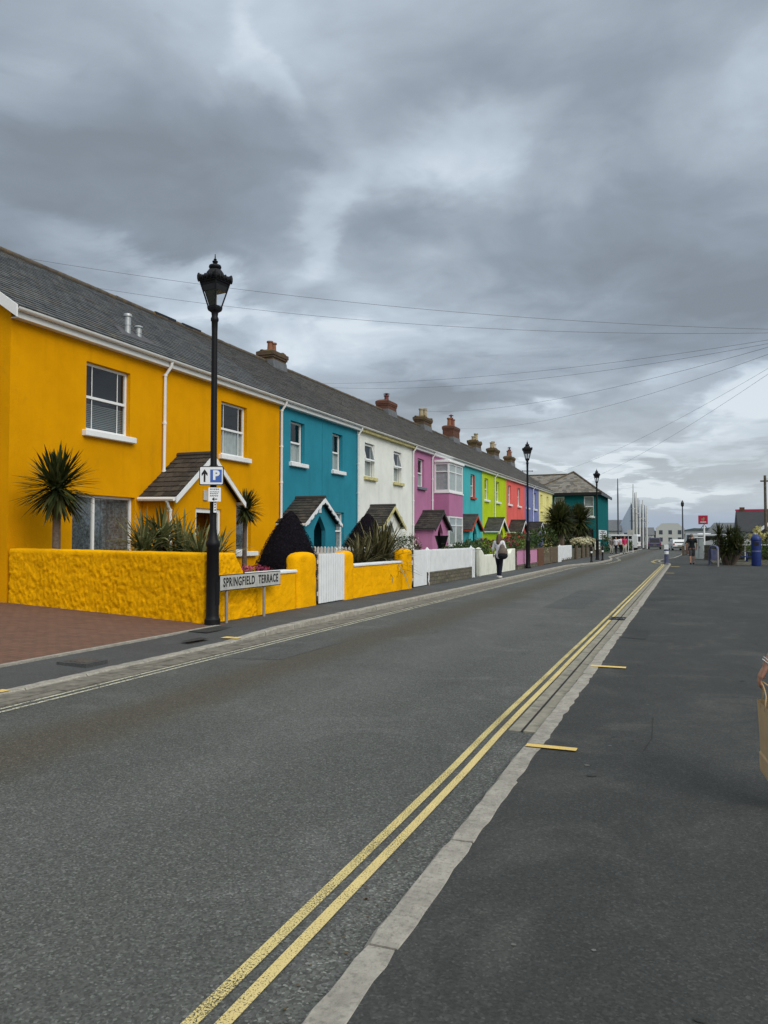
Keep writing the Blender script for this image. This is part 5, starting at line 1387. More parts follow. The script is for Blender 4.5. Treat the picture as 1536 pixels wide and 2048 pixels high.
cone_shrub('dark cone shaped shrub behind the phormium by the white house', -10.6, 25.0, .98, 2.45, 11000)
t = thing('flower_bed', 'red and purple flowers behind the street nameplate', 'flowers', (-8.6, 13.9, Zg)); b = MB(); leaf_cloud(b, (-8.6, 13.9, .78), (.35, .85, .16), 700, .035, .2, thr=-1); b.build('leaves', 'shrub', t); b = MB(); leaf_cloud(b, (-8.55, 14.0, .86), (.33, .80, .15), 420, .032, .6, thr=-1, zmin=.80); tag(b.build('flowers', 'red_flower', t), kind='stuff')
shrub('rose bush with pale flowers in front of the white house', (-9.4, 25.9, 1.15), (.55, .75, .6), 1500, .04, 'shrub', thr=-.05, flowers=(60, .05, 'cream_flower'))
b = MB(); b.lathe([(.05, 1.02), (.18, 1.25), (.30, 1.66), (.32, 1.70), (.25, 1.70)], (-10.3, 33.0), 16); hbk = thing('hanging_planter', 'black cone planter on a white stand beside the pink porch', 'planter', (-10.3, 33.0, Zg)); smooth_by_angle(b.build('bowl', 'black_iron', hbk)); b = MB(); b.lathe([(.16, .2), (.05, .5), (.05, 1.02)], (-10.3, 33.0), 12); b.build('stand', 'white_paint', hbk)
specs = [((-9.2, 30.6, .85), (.7, 1.0, .55), 1300, .05, 'shrub', 'low dark shrub behind the far end of the long picket fence'),
         ((-9.3, 33.8, .95), (.8, 1.3, .6), 1600, .06, 'shrub', 'bushy green shrub behind the cream wall left of the woman'),
         ((-9.5, 36.0, 1.0), (.8, .9, .6), 1100, .06, 'bright_shrub', 'light green shrub behind the cream wall right end'),
         ((-9.2, 39.3, 1.05), (.7, 1.2, .45), 900, .06, 'bright_shrub', 'light green shrub behind the pink fence left of the middle lamp'),
         ((-9.0, 44.0, 1.1), (.7, 1.6, .45), 1000, .07, 'bright_shrub', 'yellow green shrub behind the reddish brown panel'),
         ((-10.2, 50.0, 1.2), (1.2, 2.4, .9), 1500, .09, 'shrub', 'dark bush in front of the blue house behind the lattice fence'),
         ((-10.6, 60.0, 1.4), (1.3, 2.6, 1.1), 1700, .10, 'shrub', 'dark bush under the far palms'),
         ((-10.4, 69.0, 1.4), (1.2, 2.2, 1.1), 1300, .10, 'shrub', 'dark bush below the shop window of the green building')]
for c, r, n, s, m, lab in specs: shrub(lab, c, r, n, s, m)
shrub('pink flowering shrub beside the coral house porch', (-9.3, 41.4, 1.1), (.6, 1.0, .5), 800, .06, 'shrub', flowers=(110, .07, 'red_flower'))
shrub('orange red flowering shrub behind the end of the cream wall', (-9.6, 38.0, 1.15), (.5, .8, .45), 500, .06, 'shrub', flowers=(70, .06, 'red_flower'))
shrub('wide hydrangea like shrub with cream flower heads on the dark stone wall', (-8.5, 68.5, 1.1), (.75, 5.2, .55), 2200, .10, 'shrub', flowers=(900, .11, 'cream_flower'))
for (x, y, cz, rad, lean, lab) in ((-9.6, 61.5, 2.95, 1.55, (.1, 0), 'far left palm with round dark crown before the green building'), (-9.0, 67.0, 3.05, 1.6, (.25, .5), 'far right palm with leaning trunk before the green building'), (-10.0, 66.5, 3.5, 1.35, (-.1, 0), 'tallest palm crown between its two neighbours before the green building')):
    cordyline('palm_tree', lab, 'palm tree', (x, y, Zg), cz, rad, 650, 'palm', .17, .15, lean=lean, elmin=-60)

# ------------------------------------------------------------------ people
def capsule(b, pts, rs, n=12):
    b.tube(pts, rs, n)
    for p, r in zip(pts, rs): b.sphere(p, r * 0.99, n, 8)
def hand(b, wrist, d, palm_n, side, s=1.0, curl=.5):
    """palm plus four fingers and a thumb; d points to the fingertips, palm_n out of the palm, side toward the thumb"""
    wrist, d, palm_n, side = (Vector(q) for q in (wrist, d, palm_n, side))
    d.normalize(); palm_n.normalize(); side.normalize()
    for k in (-.030, -.010, .010, .030):
        capsule(b, [wrist + side * k * .7 * s, wrist + (d * .085 + side * k) * s], [.015 * s, .0125 * s], 8)
    for k, L, r in ((.031, .070, .0092), (.011, .080, .0096), (-.010, .074, .0090), (-.030, .058, .0080)):
        p = wrist + (d * .088 + side * k) * s; dd = d.copy(); pts = [p.copy()]; rs = [r * s]
        for j, f in enumerate((.45, .32, .23)):
            a = curl * (.75, 1.15, .85)[j]
            dd = (dd * math.cos(a) + palm_n * math.sin(a)).normalized() if j == 0 else (dd + palm_n_rot(dd, palm_n, d) * math.tan(min(1.1, a))).normalized()
            p = p + dd * L * f * s; pts.append(p.copy()); rs.append(r * s * (.95, .88, .78)[j])
        capsule(b, pts, rs, 8)
    p0 = wrist + (d * .022 + side * .024) * s
    capsule(b, [p0, p0 + (d * .032 + side * .026 + palm_n * .012) * s, p0 + (d * .062 + side * .030 + palm_n * .028) * s, p0 + (d * .082 + side * .022 + palm_n * .042) * s], [.0145 * s, .0115 * s, .0102 * s, .0085 * s], 8)
def palm_n_rot(dd, n, d0):
    # the in-plane perpendicular of a bending finger
    ax = d0.cross(n).normalized(); return ax.cross(dd).normalized()

def person(label, loc, rz, H, pose, cl, hair, vox=.014, female=False, long_hair=False, sleeve=.5, shorts=False, group=None):
    t = thing('person', label, 'person', loc, rz, group)
    k = H / 1.70
    J = {n: Vector(v) * k for n, v in dict(pel=(0, 0, .93), spine=(0, .005, 1.10), chest=(0, .0, 1.30), neck=(0, -.012, 1.46), hb=(0, .0, 1.53), head=(0, .012, 1.60)).items()}
    sw = (.165 if female else .19) * k; hwid = .088 * k
    P = dict(stride=.0, lknee=0, rknee=0, la=((-.04, .0, -.28), (-.0, .05, -.25)), ra=((.04, .0, -.28), (.0, .05, -.25)), lf=0, rf=0)
    P.update(pose)
    sh = {-1: J['chest'] + Vector((-sw, -.01 * k, .10 * k)), 1: J['chest'] + Vector((sw, -.01 * k, .10 * k))}
    arms = {}
    for s, key in ((-1, 'la'), (1, 'ra')):
        e = sh[s] + Vector(P[key][0]) * k; w = e + Vector(P[key][1]) * k; arms[s] = (sh[s], e, w)
    legs = {}
    for s, key in ((-1, 'lf'), (1, 'rf')):
        hip = J['pel'] + Vector((s * hwid, 0, -.04 * k)); fwd = P[key] * k
        foot = Vector((s * hwid * .95, fwd, .075 * k)); kn = hip.lerp(foot, .5) + Vector((0, .045 * k + abs(fwd) * .12, 0)); legs[s] = (hip, kn, foot)
    # body: overlapping tapered limbs fused into one surface
    b = MB()
    capsule(b, [J['pel'], J['spine'], J['chest'], J['neck']], [.125 * k, .112 * k, .12 * k, .055 * k], 14)
    for s in (-1, 1): b.sphere(J['chest'] + Vector((s * .085 * k, .0, .03 * k)), (.095 * k, .10 * k, .12 * k), 12, 8); b.sphere(J['pel'] + Vector((s * .07 * k, -.02 * k, -.02 * k)), (.09 * k, .11 * k, .11 * k), 12, 8)
    capsule(b, [J['neck'], J['hb']], [.053 * k, .052 * k])
    b.sphere(J['head'] + Vector((0, -.004, .012)) * k, (.075 * k, .094 * k, .105 * k), 16, 12)                     # skull
    b.sphere(J['head'] + Vector((0, .030, -.045)) * k, (.058 * k, .064 * k, .070 * k), 14, 10)                     # jaw
    b.sphere(J['head'] + Vector((0, .098, -.018)) * k, (.013 * k, .020 * k, .020 * k), 8, 6)                        # nose
    b.sphere(J['head'] + Vector((0, .088, -.056)) * k, (.024 * k, .012 * k, .009 * k), 8, 6)                        # lips
    for s in (-1, 1):
        b.sphere(J['head'] + Vector((s * .077, -.004, -.012)) * k, (.010 * k, .020 * k, .030 * k), 8, 6)
        a, e, w = arms[s]
        capsule(b, [a, a.lerp(e, .5), e], [.052 * k, .046 * k, .039 * k]); capsule(b, [e, e.lerp(w, .35), w], [.039 * k, .037 * k, .026 * k])
        d = (w - e).normalized(); hand(b, w, d, Vector((-s, 0, 0)), Vector((0, 1, 0)), k, .35)
        h, kn, f = legs[s]
        capsule(b, [h, h.lerp(kn, .5), kn], [.088 * k, .074 * k, .056 * k]); capsule(b, [kn, kn.lerp(f, .3), f], [.055 * k, .054 * k, .036 * k])
        capsule(b, [f + Vector((0, -.04, -.03)) * k, f + Vector((0, .12, -.045)) * k], [.034 * k, .030 * k])
    remesh(b, 'body', 'skin', t, vox, smooth_iter=1)
    # eyes
    b = MB()
    for s in (-1, 1): b.sphere(J['head'] + Vector((s * .030, .083, .008)) * k, .011 * k, 8, 6)
    b.build('eyes', 'hair_dark', t, local=True)
    # hair
    b = MB()
    b.sphere(J['head'] + Vector((0, -.020, .030)) * k, (.084 * k, .098 * k, .098 * k), 16, 10)
    if long_hair:
        capsule(b, [J['head'] + Vector((0, -.05, .03)) * k, J['head'] + Vector((0, -.075, -.08)) * k, J['head'] + Vector((0, -.10, -.22)) * k, J['head'] + Vector((.01, -.105, -.33)) * k], [.085 * k, .085 * k, .08 * k, .035 * k], 14)
        for s in (-1, 1): capsule(b, [J['head'] + Vector((s * .05, -.03, .0)) * k, J['head'] + Vector((s * .065, -.06, -.12)) * k, J['head'] + Vector((s * .05, -.095, -.28)) * k], [.05 * k, .045 * k, .022 * k], 10)
    remesh(b, 'hair', hair, t, max(vox, .012), smooth_iter=1)
    # top
    b = MB()
    bot = J['pel'] + Vector((0, 0, .0 if not cl.get('long') else -.06)) * k
    capsule(b, [bot, J['spine'], J['chest'], J['neck'] + Vector((0, 0, -.045)) * k], [.140 * k, .135 * k, .138 * k, .068 * k], 16)
    for s in (-1, 1):
        b.sphere(J['chest'] + Vector((s * .09 * k, 0, .03 * k)), (.105 * k, .118 * k, .132 * k), 12, 8); b.sphere(J['pel'] + Vector((s * .075 * k, -.02 * k, .02 * k)), (.098 * k, .118 * k, .10 * k), 12, 8)
        a, e, w = arms[s]
        if sleeve <= 1: capsule(b, [a, a.lerp(e, sleeve)], [.070 * k, .064 * k])
        else: capsule(b, [a, e], [.070 * k, .054 * k]); capsule(b, [e, e.lerp(w, sleeve - 1)], [.054 * k, .042 * k])
    remesh(b, 'shirt', cl['top'], t, vox, smooth_iter=2)
    # trousers
    b = MB()
    b.sphere(J['pel'] + Vector((0, -.01, -.01)) * k, (.155 * k, .128 * k, .12 * k), 14, 9)
    for s in (-1, 1):
        h, kn, f = legs[s]
        if shorts: capsule(b, [h, h.lerp(kn, .55), h.lerp(kn, .92)], [.102 * k, .095 * k, .088 * k])
        else: capsule(b, [h, h.lerp(kn, .5), kn], [.100 * k, .084 * k, .064 * k]); capsule(b, [kn, kn.lerp(f, .35), f + Vector((0, 0, .02)) * k], [.063 * k, .060 * k, .046 * k])
    remesh(b, 'shorts' if shorts else 'trousers', cl['bottom'], t, vox, smooth_iter=2)
    for s in (-1, 1):
        h, kn, f = legs[s]; b = MB()
        capsule(b, [f + Vector((0, -.045, -.028)) * k, f + Vector((0, .05, -.030)) * k, f + Vector((0, .145, -.040)) * k], [.044 * k, .043 * k, .034 * k]); b.box(f.x - .04 * k, f.x + .04 * k, f.y - .085 * k, f.y + .17 * k, 0.002, .028 * k)
        remesh(b, 'shoe', cl['shoe'], t, .012, smooth_iter=1)
    return t, arms
wm, arms = person('woman with long brown hair in white top and dark jeans walking past the cream wall', (-6.72, 28.85, Zl), R(-8), 1.64,
                  dict(lf=.10, rf=-.12, la=((-.09, .02, -.26), (-.02, .08, -.22)), ra=((.10, -.02, -.25), (.0, .10, -.18))), dict(top='cloth_white', bottom='cloth_navy', shoe='shoe_white', long=True), 'hair_brown', .013, True, True, 1.25)
bg = thing('handbag', 'taupe and black slouchy shoulder bag on the woman with white top', 'handbag', (-6.50, 28.62, .95 + Zl))
b = MB(); b.sphere((-6.52, 28.62, 1.02), (.19, .13, .24), 14, 10); b.sphere((-6.54, 28.62, 1.20), (.11, .09, .16), 12, 8); remesh(b, 'bag', 'cloth_bag', None, .015)
bb = bpy.data.objects['bag']; bb.parent = bg; bb.matrix_parent_inverse = Matrix.Translation(-Vector(bg.location))
b = MB(); b.sphere((-6.52, 28.60, .93), (.195, .135, .15), 14, 10); b.build('bag_base', 'cloth_black', bg, smooth=True)
b = MB(); b.tube([(-6.46, 28.66, 1.20), (-6.52, 28.72, 1.38), (-6.57, 28.85, 1.47), (-6.55, 28.92, 1.35), (-6.5, 28.75, 1.15)], .014, 6); b.build('strap', 'cloth_beige', bg)
person('man in black t-shirt and shorts walking away on the right pavement', (.15, 49.6, Zp), R(4), 1.80, dict(lf=-.14, rf=.16, la=((-.08, -.02, -.27), (.02, .06, -.25)), ra=((.08, .0, -.27), (-.02, .08, -.24))), dict(top='cloth_black', bottom='cloth_grey', shoe='shoe_black'), 'hair_grey', .02, sleeve=.6, shorts=True)
person('person in grey top leftmost of the group by the green building', (-7.25, 80.2, Zl), R(-160), 1.62, dict(lf=.05, rf=-.05), dict(top='cloth_taupe', bottom='cloth_beige', shoe='shoe_black'), 'hair_dark', .028, True, sleeve=1.4)
person('person in white shirt and navy trousers second from the left in the group', (-6.78, 80.0, Zl), R(170), 1.66, dict(lf=.1, rf=-.1), dict(top='cloth_white', bottom='cloth_navy', shoe='shoe_black'), 'hair_dark', .028, sleeve=.6)
person('person in white top and dark trousers between the navy trousers and the pink top', (-6.35, 80.4, Zl), R(20), 1.70, dict(lf=-.1, rf=.12), dict(top='cloth_white', bottom='cloth_black', shoe='shoe_white'), 'hair_dark', .028, sleeve=1.2)
person('person in bright pink top and pale trousers at the right end of the group', (-5.95, 79.8, Zl), R(200), 1.74, dict(lf=.1, rf=-.1), dict(top='cloth_pink', bottom='cloth_beige', shoe='shoe_black'), 'hair_dark', .028, sleeve=1.2)

# the shopper at the right edge with a paper carrier bag
sp, arms = person('person at the right edge walking away with a paper bag', (.645, 4.90, Zp), R(8), 1.52, dict(lf=-.05, rf=.22, la=((-.0, -.03, -.285), (-.11, .05, -.235)), ra=((.06, .0, -.28), (.0, .09, -.24))), dict(top='cloth_navy', bottom='cloth_black', shoe='shoe_black'), 'hair_brown', .0065, True, True, .5)
a_, e_, w_ = arms[-1]
Mw = Matrix.Translation(Vector((.645, 4.90, Zp))) @ Matrix.Rotation(R(8), 4, 'Z')
wr = Mw @ w_; hd = ((Mw @ w_) - (Mw @ e_)).normalized()
gp = wr + hd * .115 + Vector((.018, 0, 0))          # grip point inside the curled fingers
br = thing('bracelet', 'silver bead bracelet on the wrist at the right edge', 'bracelet', tuple(wr))
b = MB()
u1 = hd.orthogonal().normalized(); u2 = hd.cross(u1)
for k in range(26):
    a = 2 * math.pi * k / 26; q = wr - hd * (.012 + .010 * math.cos(a)) + (u1 * math.cos(a) + u2 * math.sin(a)) * .033; b.sphere(q, .0046, 8, 6)
b.build('beads', 'silver', br, smooth=True)
b = MB(); n = 32; b.tube([wr - hd * (.026 + .012 * math.cos(2 * math.pi * k / n)) + (u1 * math.cos(2 * math.pi * k / n) + u2 * math.sin(2 * math.pi * k / n)) * .036 for k in range(n + 1)], .0028, 6); b.build('band', 'silver', br, smooth=True)
zt, zb = gp.z - .12, .205
bgx, bgy = gp.x + .078, gp.y
pb_ = thing('paper_bag', 'brown paper carrier bag held by the person at the right edge', 'bag', (bgx, bgy, zb))
b = MB(); rot = Matrix.Translation((bgx, bgy, 0)) @ Matrix.Rotation(R(6), 4, 'Z')
def bagring(z, wx, wy, pin):
    pts = []
    for sx, sy in ((-1, -1), (0, -1), (1, -1), (1, 0), (1, 1), (0, 1), (-1, 1), (-1, 0)):
        x, y = sx * wx, sy * wy
        if sx == 0: y *= (1 - pin)
        pts.append(rot @ Vector((x + .004 * nz(z * 9, sx, sy), y + .005 * nz(z * 7, sx + 3, sy), z)))
    return pts
H_ = zt - zb
b.loft([bagring(zb, .062, .135, .0), bagring(zb + .02, .066, .14, 0), bagring(zb + H_ * .25, .068, .142, .04), bagring(zb + H_ * .28, .062, .139, .05), bagring(zb + H_ * .6, .066, .143, .10), bagring(zb + H_ * .9, .070, .146, .16), bagring(zt, .072, .148, .18)], True, False)
b.face(list(reversed(bagring(zb, .062, .135, 0)))); b.build('bag_body', 'kraft', pb_)
for sx in (-1, 1):
    b = MB(); pts = []
    for k in range(13):
        f = k / 12; y = -.055 + .11 * f; z = zt - .03 + (gp.z + .005 - zt + .03) * math.sin(math.pi * min(1, max(0, f))) ** .5
        pts.append(rot @ Vector((sx * (.066 * (1 - math.sin(math.pi * f) ** .6) + .004), y * (1 - .45 * math.sin(math.pi * f)), z)) - Vector((.072 * math.sin(math.pi * f), 0, 0)))
    b.tube(pts, .0042, 6); b.build('handle', 'kraft', pb_, smooth=True)

# ------------------------------------------------------------------ right hand side
b = MB(); b.lathe([(.125, -.05), (.13, .02), (.125, .75), (.14, .78), (.14, .82), (.11, .95), (.12, .97), (.12, 1.02), (.05, 1.08)], n=16)
t = thing('bollard', 'slate blue bollard with white band on the kerb build out at right', 'bollard', (-1.33, 51.35, Zp)); smooth_by_angle(b.build('post', 'slate_blue', t, local=True))
b = MB(); b.lathe([(.128, .55), (.134, .56), (.134, .74), (.128, .745)], n=16); b.build('band', 'sign_white', t, local=True)
b = MB(); b.bbox(-.13, .13, -.16, -.12, .84, 1.16, .02); b.build('plate', 'sign_white', t, local=True)
for k, (x, y, lab) in enumerate(((-5.62, 49.0, 'black iron bollard in front of the third lamp'), (-5.42, 53.6, 'black iron bollard just beyond the white notice board'))):
    if k == 0:
        b = MB(); b.lathe([(.085, -.05), (.085, .1), (.06, .13), (.055, .75), (.08, .78), (.08, .84), (.05, .88), (.065, .94), (.03, 1.0)], n=14)
        t0 = thing('bollard', lab, 'bollard', (x, y, Zl), 0, 'black bollards on the left pavement'); smooth_by_angle(b.build('post', 'black_iron', t0, local=True)); b = MB(); b.lathe([(.058, .60), (.062, .61), (.062, .70), (.058, .71)], n=14); b.build('band', 'sign_white', t0, local=True)
    else: dup(t0, (x, y, Zl), 0, lab, 'black bollards on the left pavement')
t = thing('notice_board', 'white gridded notice board on the wall right of the third lamp', 'notice board', (-7.5, 71, .6)); b = MB(); b.box(-7.7, -7.64, 69.6, 73.6, .62, 1.30); b.build('board', 'cream_paint', t); b = MB()
for i in range(4): b.box(-7.638, -7.630, 69.7 + i, 70.5 + i, .72, .92); b.box(-7.638, -7.630, 69.7 + i, 70.5 + i, 1.0, 1.2)
b.build('panels', 'post_grey', t)
# grey cabinet
t = thing('utility_cabinet', 'tall pale grey metal cabinet right of the man in shorts', 'cabinet', (.68, 62.6, Zp)); b = MB(); b.bbox(.40, .97, 62.3, 62.9, Zp, 1.62, .02); b.build('body', 'cab_grey', t); b = MB(); b.bbox(.36, 1.01, 62.25, 62.95, 1.622, 1.70, .02); b.build('top', 'van_white', t); b = MB(); b.box(.66, .68, 62.285, 62.298, .15, 1.6); b.box(.72, .75, 62.27, 62.298, .85, 1.0); b.build('door_seam', 'cloth_grey', t)
# wooden planters / posts past the man
for (x0, x1, y0, z1, m, lab) in ((-.30, .42, 80, 1.02, 'planter', 'dark brown timber planter box beyond the man in shorts'),):
    t = thing('planter', lab, 'planter', (x0, y0, Zp)); b = MB(); b.box(x0, x1, y0, y0 + 1, .1, z1)
    for i in range(5): b.box(x0 - .03, x1 + .03, y0 - .03, y0 - .002, .12 + i * .18, .27 + i * .18)
    b.build('box', m, t); b = MB(); leaf_cloud(b, ((x0 + x1) / 2, y0 + .5, z1 + .1), (.5, .5, .35), 260, .08, thr=-1); b.build('plants', 'shrub', t)
person('person with pale legs standing behind the brown planter', (.02, 78.2, Zp), R(30), 1.6, dict(), dict(top='cloth_taupe', bottom='cloth_grey', shoe='shoe_white'), 'hair_grey', .03, shorts=True)
b = MB(); b.bbox(-.62, -.40, 76.0, 76.2, Zp, .95, .02); tag(b.build('timber_post', 'wood'), 'short timber post left of the brown planter', 'post')
t = thing('stone_wall', 'brown stone wall right of the grey cabinet', 'stone wall', (1.3, 60, Zp)); rough_wall([(1.02, 61.5), (1.9, 60.0), (6.5, 60.0)], .3, lambda f, s: 1.12, 0, .04, .12, .03).build('wall', 'stone', t)
# hoop barrier
t = thing('hoop_barrier', 'slate blue tubular hoop barrier beside the cordyline bush', 'barrier', (1.25, 47.5, Zp))
b = MB(); b.tube([(1.08, 48.3, 0), (1.10, 48.2, .95), (1.16, 48.0, 1.12), (1.34, 47.2, 1.16), (1.46, 46.8, 1.08), (1.48, 46.7, .95), (1.48, 46.7, 0)], .06, 10); smooth_by_angle(b.build('hoop', 'slate_blue', t), 60); b = MB(); b.box(1.16, 1.42, 46.9, 48.1, .35, .95); b.build('panel', 'slate_blue', t)
b = MB(); b.tube([(1.45, 45.9, 0), (1.45, 45.9, .95)], .05, 8); tag(b.build('bollard', 'post_grey'), 'thin pale grey post in front of the hoop barrier', 'bollard')
# cordyline bush
t = thing('cordyline_tree', 'bushy multi headed cordyline on the right pavement edge', 'palm tree', (2.05, 48.9, Zp)); b = MB()
heads = [(1.95, 48.6, .75), (2.5, 48.7, .9), (1.75, 48.9, 1.25), (2.15, 49.0, 1.75), (2.45, 48.8, 1.35), (2.75, 49.1, 1.2), (2.2, 48.7, 1.0), (1.6, 48.8, 1.8), (2.55, 49.2, 1.75)]
for h in heads: rosette(b, h, 130, .72, .05, -40, 86, .7)
b.build('crown', 'cord', t); b = MB()
for h in heads: b.tube([(2.1 + (h[0] - 2.1) * .3, 48.9, 0), (h[0], h[1], h[2] * .6), h], [.13, .10, .08], 8)
b.build('trunk', 'bark', t)
# blue domed pillar
t = thing('litter_bin', 'tall dark blue pillar bin with domed top at the right edge', 'bin', (3.47, 47.6, Zp)); b = MB(); b.lathe([(.24, 0), (.25, .04), (.25, 1.42), (.275, 1.44), (.275, 1.50), (.25, 1.58), (.17, 1.70), (.06, 1.76)], n=20); smooth_by_angle(b.build('body', 'bin_blue', t, local=True)); b = MB(); b.box(-.12, .12, -.262, -.22, 1.14, 1.32); b.build('slot', 'dark', t, local=True)
b = MB(); b.lathe([(.252, .78), (.258, .79), (.258, .84), (.252, .85)], n=20); b.build('band', 'slate_blue', t, local=True)
# garden edge, hedge, bench and shrubs behind
t = thing('picnic_bench', 'dark blue picnic bench between the cordyline bush and the blue bin', 'bench', (3.0, 54, Zp))
b = MB(); b.box(2.3, 3.6, 53.7, 54.3, .72, .77); b.build('table_top', 'slate_blue', t); b = MB(); b.box(2.3, 3.6, 53.3, 53.55, .42, .46); b.box(2.3, 3.6, 54.45, 54.7, .42, .46); b.build('seat', 'bin_blue', t)
for x in (2.5, 3.4):
    b = MB(); b.hexa([(x - .04, 53.4, 0), (x + .04, 53.4, 0), (x + .04, 53.5, 0), (x - .04, 53.5, 0), (x - .04, 53.8, .72), (x + .04, 53.8, .72), (x + .04, 53.9, .72), (x - .04, 53.9, .72)]); b.hexa([(x - .04, 54.5, 0), (x + .04, 54.5, 0), (x + .04, 54.6, 0), (x - .04, 54.6, 0), (x - .04, 54.1, .72), (x + .04, 54.1, .72), (x + .04, 54.2, .72), (x - .04, 54.2, .72)]); b.build('leg', 'bin_blue', t)
b = MB(); b.box(1.3, 9.0, 49.6, 49.75, 0, .16); tag(b.build('garden_edging', 'kerb'), kind='structure')
b = MB(); b.face([(1.3, 49.7, .12), (12, 49.7, .12), (12, 60, .12), (1.3, 60, .12)]); struct('lawn', b, 'soil')
t = thing('rail_fence', 'white horizontal rail behind the picnic bench', 'fence', (3.2, 57, Zp)); b = MB(); b.box(1.9, 6.6, 57.0, 57.08, 1.12, 1.19); b.build('rail', 'white_paint', t)
for x in (2.0, 3.5, 5.0, 6.5):
    b = MB(); b.box(x - .04, x + .04, 57.09, 57.17, 0, 1.17); b.build('post', 'white_paint', t)
for c, r, n, s, m, lab in [((3.1, 58.6, 1.0), (1.7, .8, 1.0), 1700, .09, 'shrub', 'dark green hedge behind the white rail on the right'), ((5.6, 59.0, 1.1), (1.2, .8, 1.2), 1300, .09, 'shrub', 'tall dark green bush right of the hedge behind the white rail'), ((4.9, 52.2, .75), (.9, .7, .8), 700, .08, 'shrub', 'low green bush behind the blue bin'), ((4.3, 56.3, .85), (.8, .5, .55), 420, .08, 'bright_shrub', 'yellow green bush between the bench and the white rail'),
                           ((4.15, 55.8, 1.85), (.55, .5, .55), 420, .09, 'yellow_leaf', 'pale yellow leaved bush above the blue bin'), ((5.0, 48.8, 1.4), (.75, .8, 1.2), 1500, .07, 'shrub', 'dark bush cut off by the right edge beside the blue bin'), ((4.5, 46.2, .3), (.6, .7, .35), 420, .06, 'shrub', 'low plants at the foot of the right edge bush')]:
    shrub(lab, c, r, n, s, m)
# red hanging sign on a white post
t = thing('pole_sign', 'red square sign with pale leaf emblem on a white post', 'sign', (.95, 66, Zp))
b = MB(); b.tube([(1.12, 66.1, 0), (1.12, 66.1, 2.7)], .07, 10); b.build('post', 'white_paint', t)
b = MB(); b.bbox(.70, 1.40, 65.95, 66.03, 2.72, 3.42, .02); b.build('panel', 'sign_red', t)
b = MB(); b.face([(1.04, 65.944, 2.98), (1.14, 65.944, 3.04), (1.17, 65.944, 3.18), (1.10, 65.944, 3.30), (1.02, 65.944, 3.20), (.99, 65.944, 3.08)]); b.face([(.92, 65.944, 3.06), (.98, 65.944, 3.0), (.99, 65.944, 3.14), (.94, 65.944, 3.2)]); b.build('emblem', 'cream_flower', t); b = MB(); b.box(.84, 1.28, 65.938, 65.944, 2.86, 2.92); b.build('text_bar', 'sign_white', t)
b = MB(); b.tube([(.75, 66.1, 2.2), (1.12, 66.1, 2.7)], .03, 6); b.tube([(1.5, 66.1, 2.2), (1.12, 66.1, 2.7)], .03, 6); b.build('brace', 'mast_dark', t)
# bungalow with dark roof and gable house
t = thing('bungalow', 'low bungalow with plain dark roof and red ridge at right', 'house', (6.5, 96, Zg))
b = MB(); b.box(5.5, 15, 92, 101, 0, 2.5); b.build('wall', 'house_white', t); b = MB(); b.hexa([(5.0, 91.5, 2.4), (15.5, 91.5, 2.4), (15.5, 101.5, 2.4), (5.0, 101.5, 2.4), (5.0, 96.3, 4.75), (15.5, 96.3, 4.75), (15.5, 96.7, 4.75), (5.0, 96.7, 4.75)]); rf = b.build('roof', 'bungalow', t); b = MB(); b.box(4.95, 15.5, 96.3, 96.7, 4.752, 4.92); b.build('ridge', 'sign_red', rf); b = MB(); b.box(5.4, 5.9, 96.2, 96.8, 4.4, 5.15); b.build('chimney', 'chim_brick', rf)
t = thing('gable_house', 'house with grey roof slope and white bargeboard cut off by the right edge', 'house', (9.5, 72, Zg))
b = MB(); b.box(6.0, 14.0, 70, 80, 0, 2.6); b.face([(6.0, 70, 2.6), (14, 70, 2.6), (10, 70, 5.9)]); b.build('wall', 'cream_paint', t)
b = MB(); b.hexa([(5.0, 69.4, 2.05), (5.0, 69.4, 2.2), (5.0, 80, 2.2), (5.0, 80, 2.05), (10, 69.4, 5.85), (10, 69.4, 6.0), (10, 80, 6.0), (10, 80, 5.85)]); b.hexa([(15, 69.4, 2.05), (15, 69.4, 2.2), (15, 80, 2.2), (15, 80, 2.05), (10.001, 69.4, 5.85), (10.001, 69.4, 6.0), (10.001, 80, 6.0), (10.001, 80, 5.85)]); rf = b.build('roof', 'bungalow', t)
b = MB(); b.hexa([(4.98, 69.34, 1.85), (4.98, 69.39, 1.85), (4.98, 69.39, 2.15), (4.98, 69.34, 2.15), (10, 69.34, 5.65), (10, 69.39, 5.65), (10, 69.39, 5.95), (10, 69.34, 5.95)]); b.build('bargeboard', 'white_paint', t)
for x in (6.7, 8.2):
    b = MB(); b.box(x, x + .9, 69.93, 69.99, .9, 2.1); w = b.build('window', 'white_plastic', t); b = MB(); b.box(x + .08, x + .82, 69.9, 69.929, .98, 2.02); b.build('pane', 'sign_black', w)
t = thing('low_building', 'long low building with pale grey roof behind the red sign', 'building', (4, 120, Zg)); b = MB(); b.box(2.6, 9, 118, 126, 0, 2.4); b.build('wall', 'house_white', t); b = MB(); b.hexa([(2.2, 117.4, 2.3), (9.4, 117.4, 2.3), (9.4, 126.5, 2.3), (2.2, 126.5, 2.3), (3.4, 121.7, 3.9), (9.4, 121.7, 3.9), (9.4, 122.3, 3.9), (3.4, 122.3, 3.9)]); b.build('roof', 'lead', t)
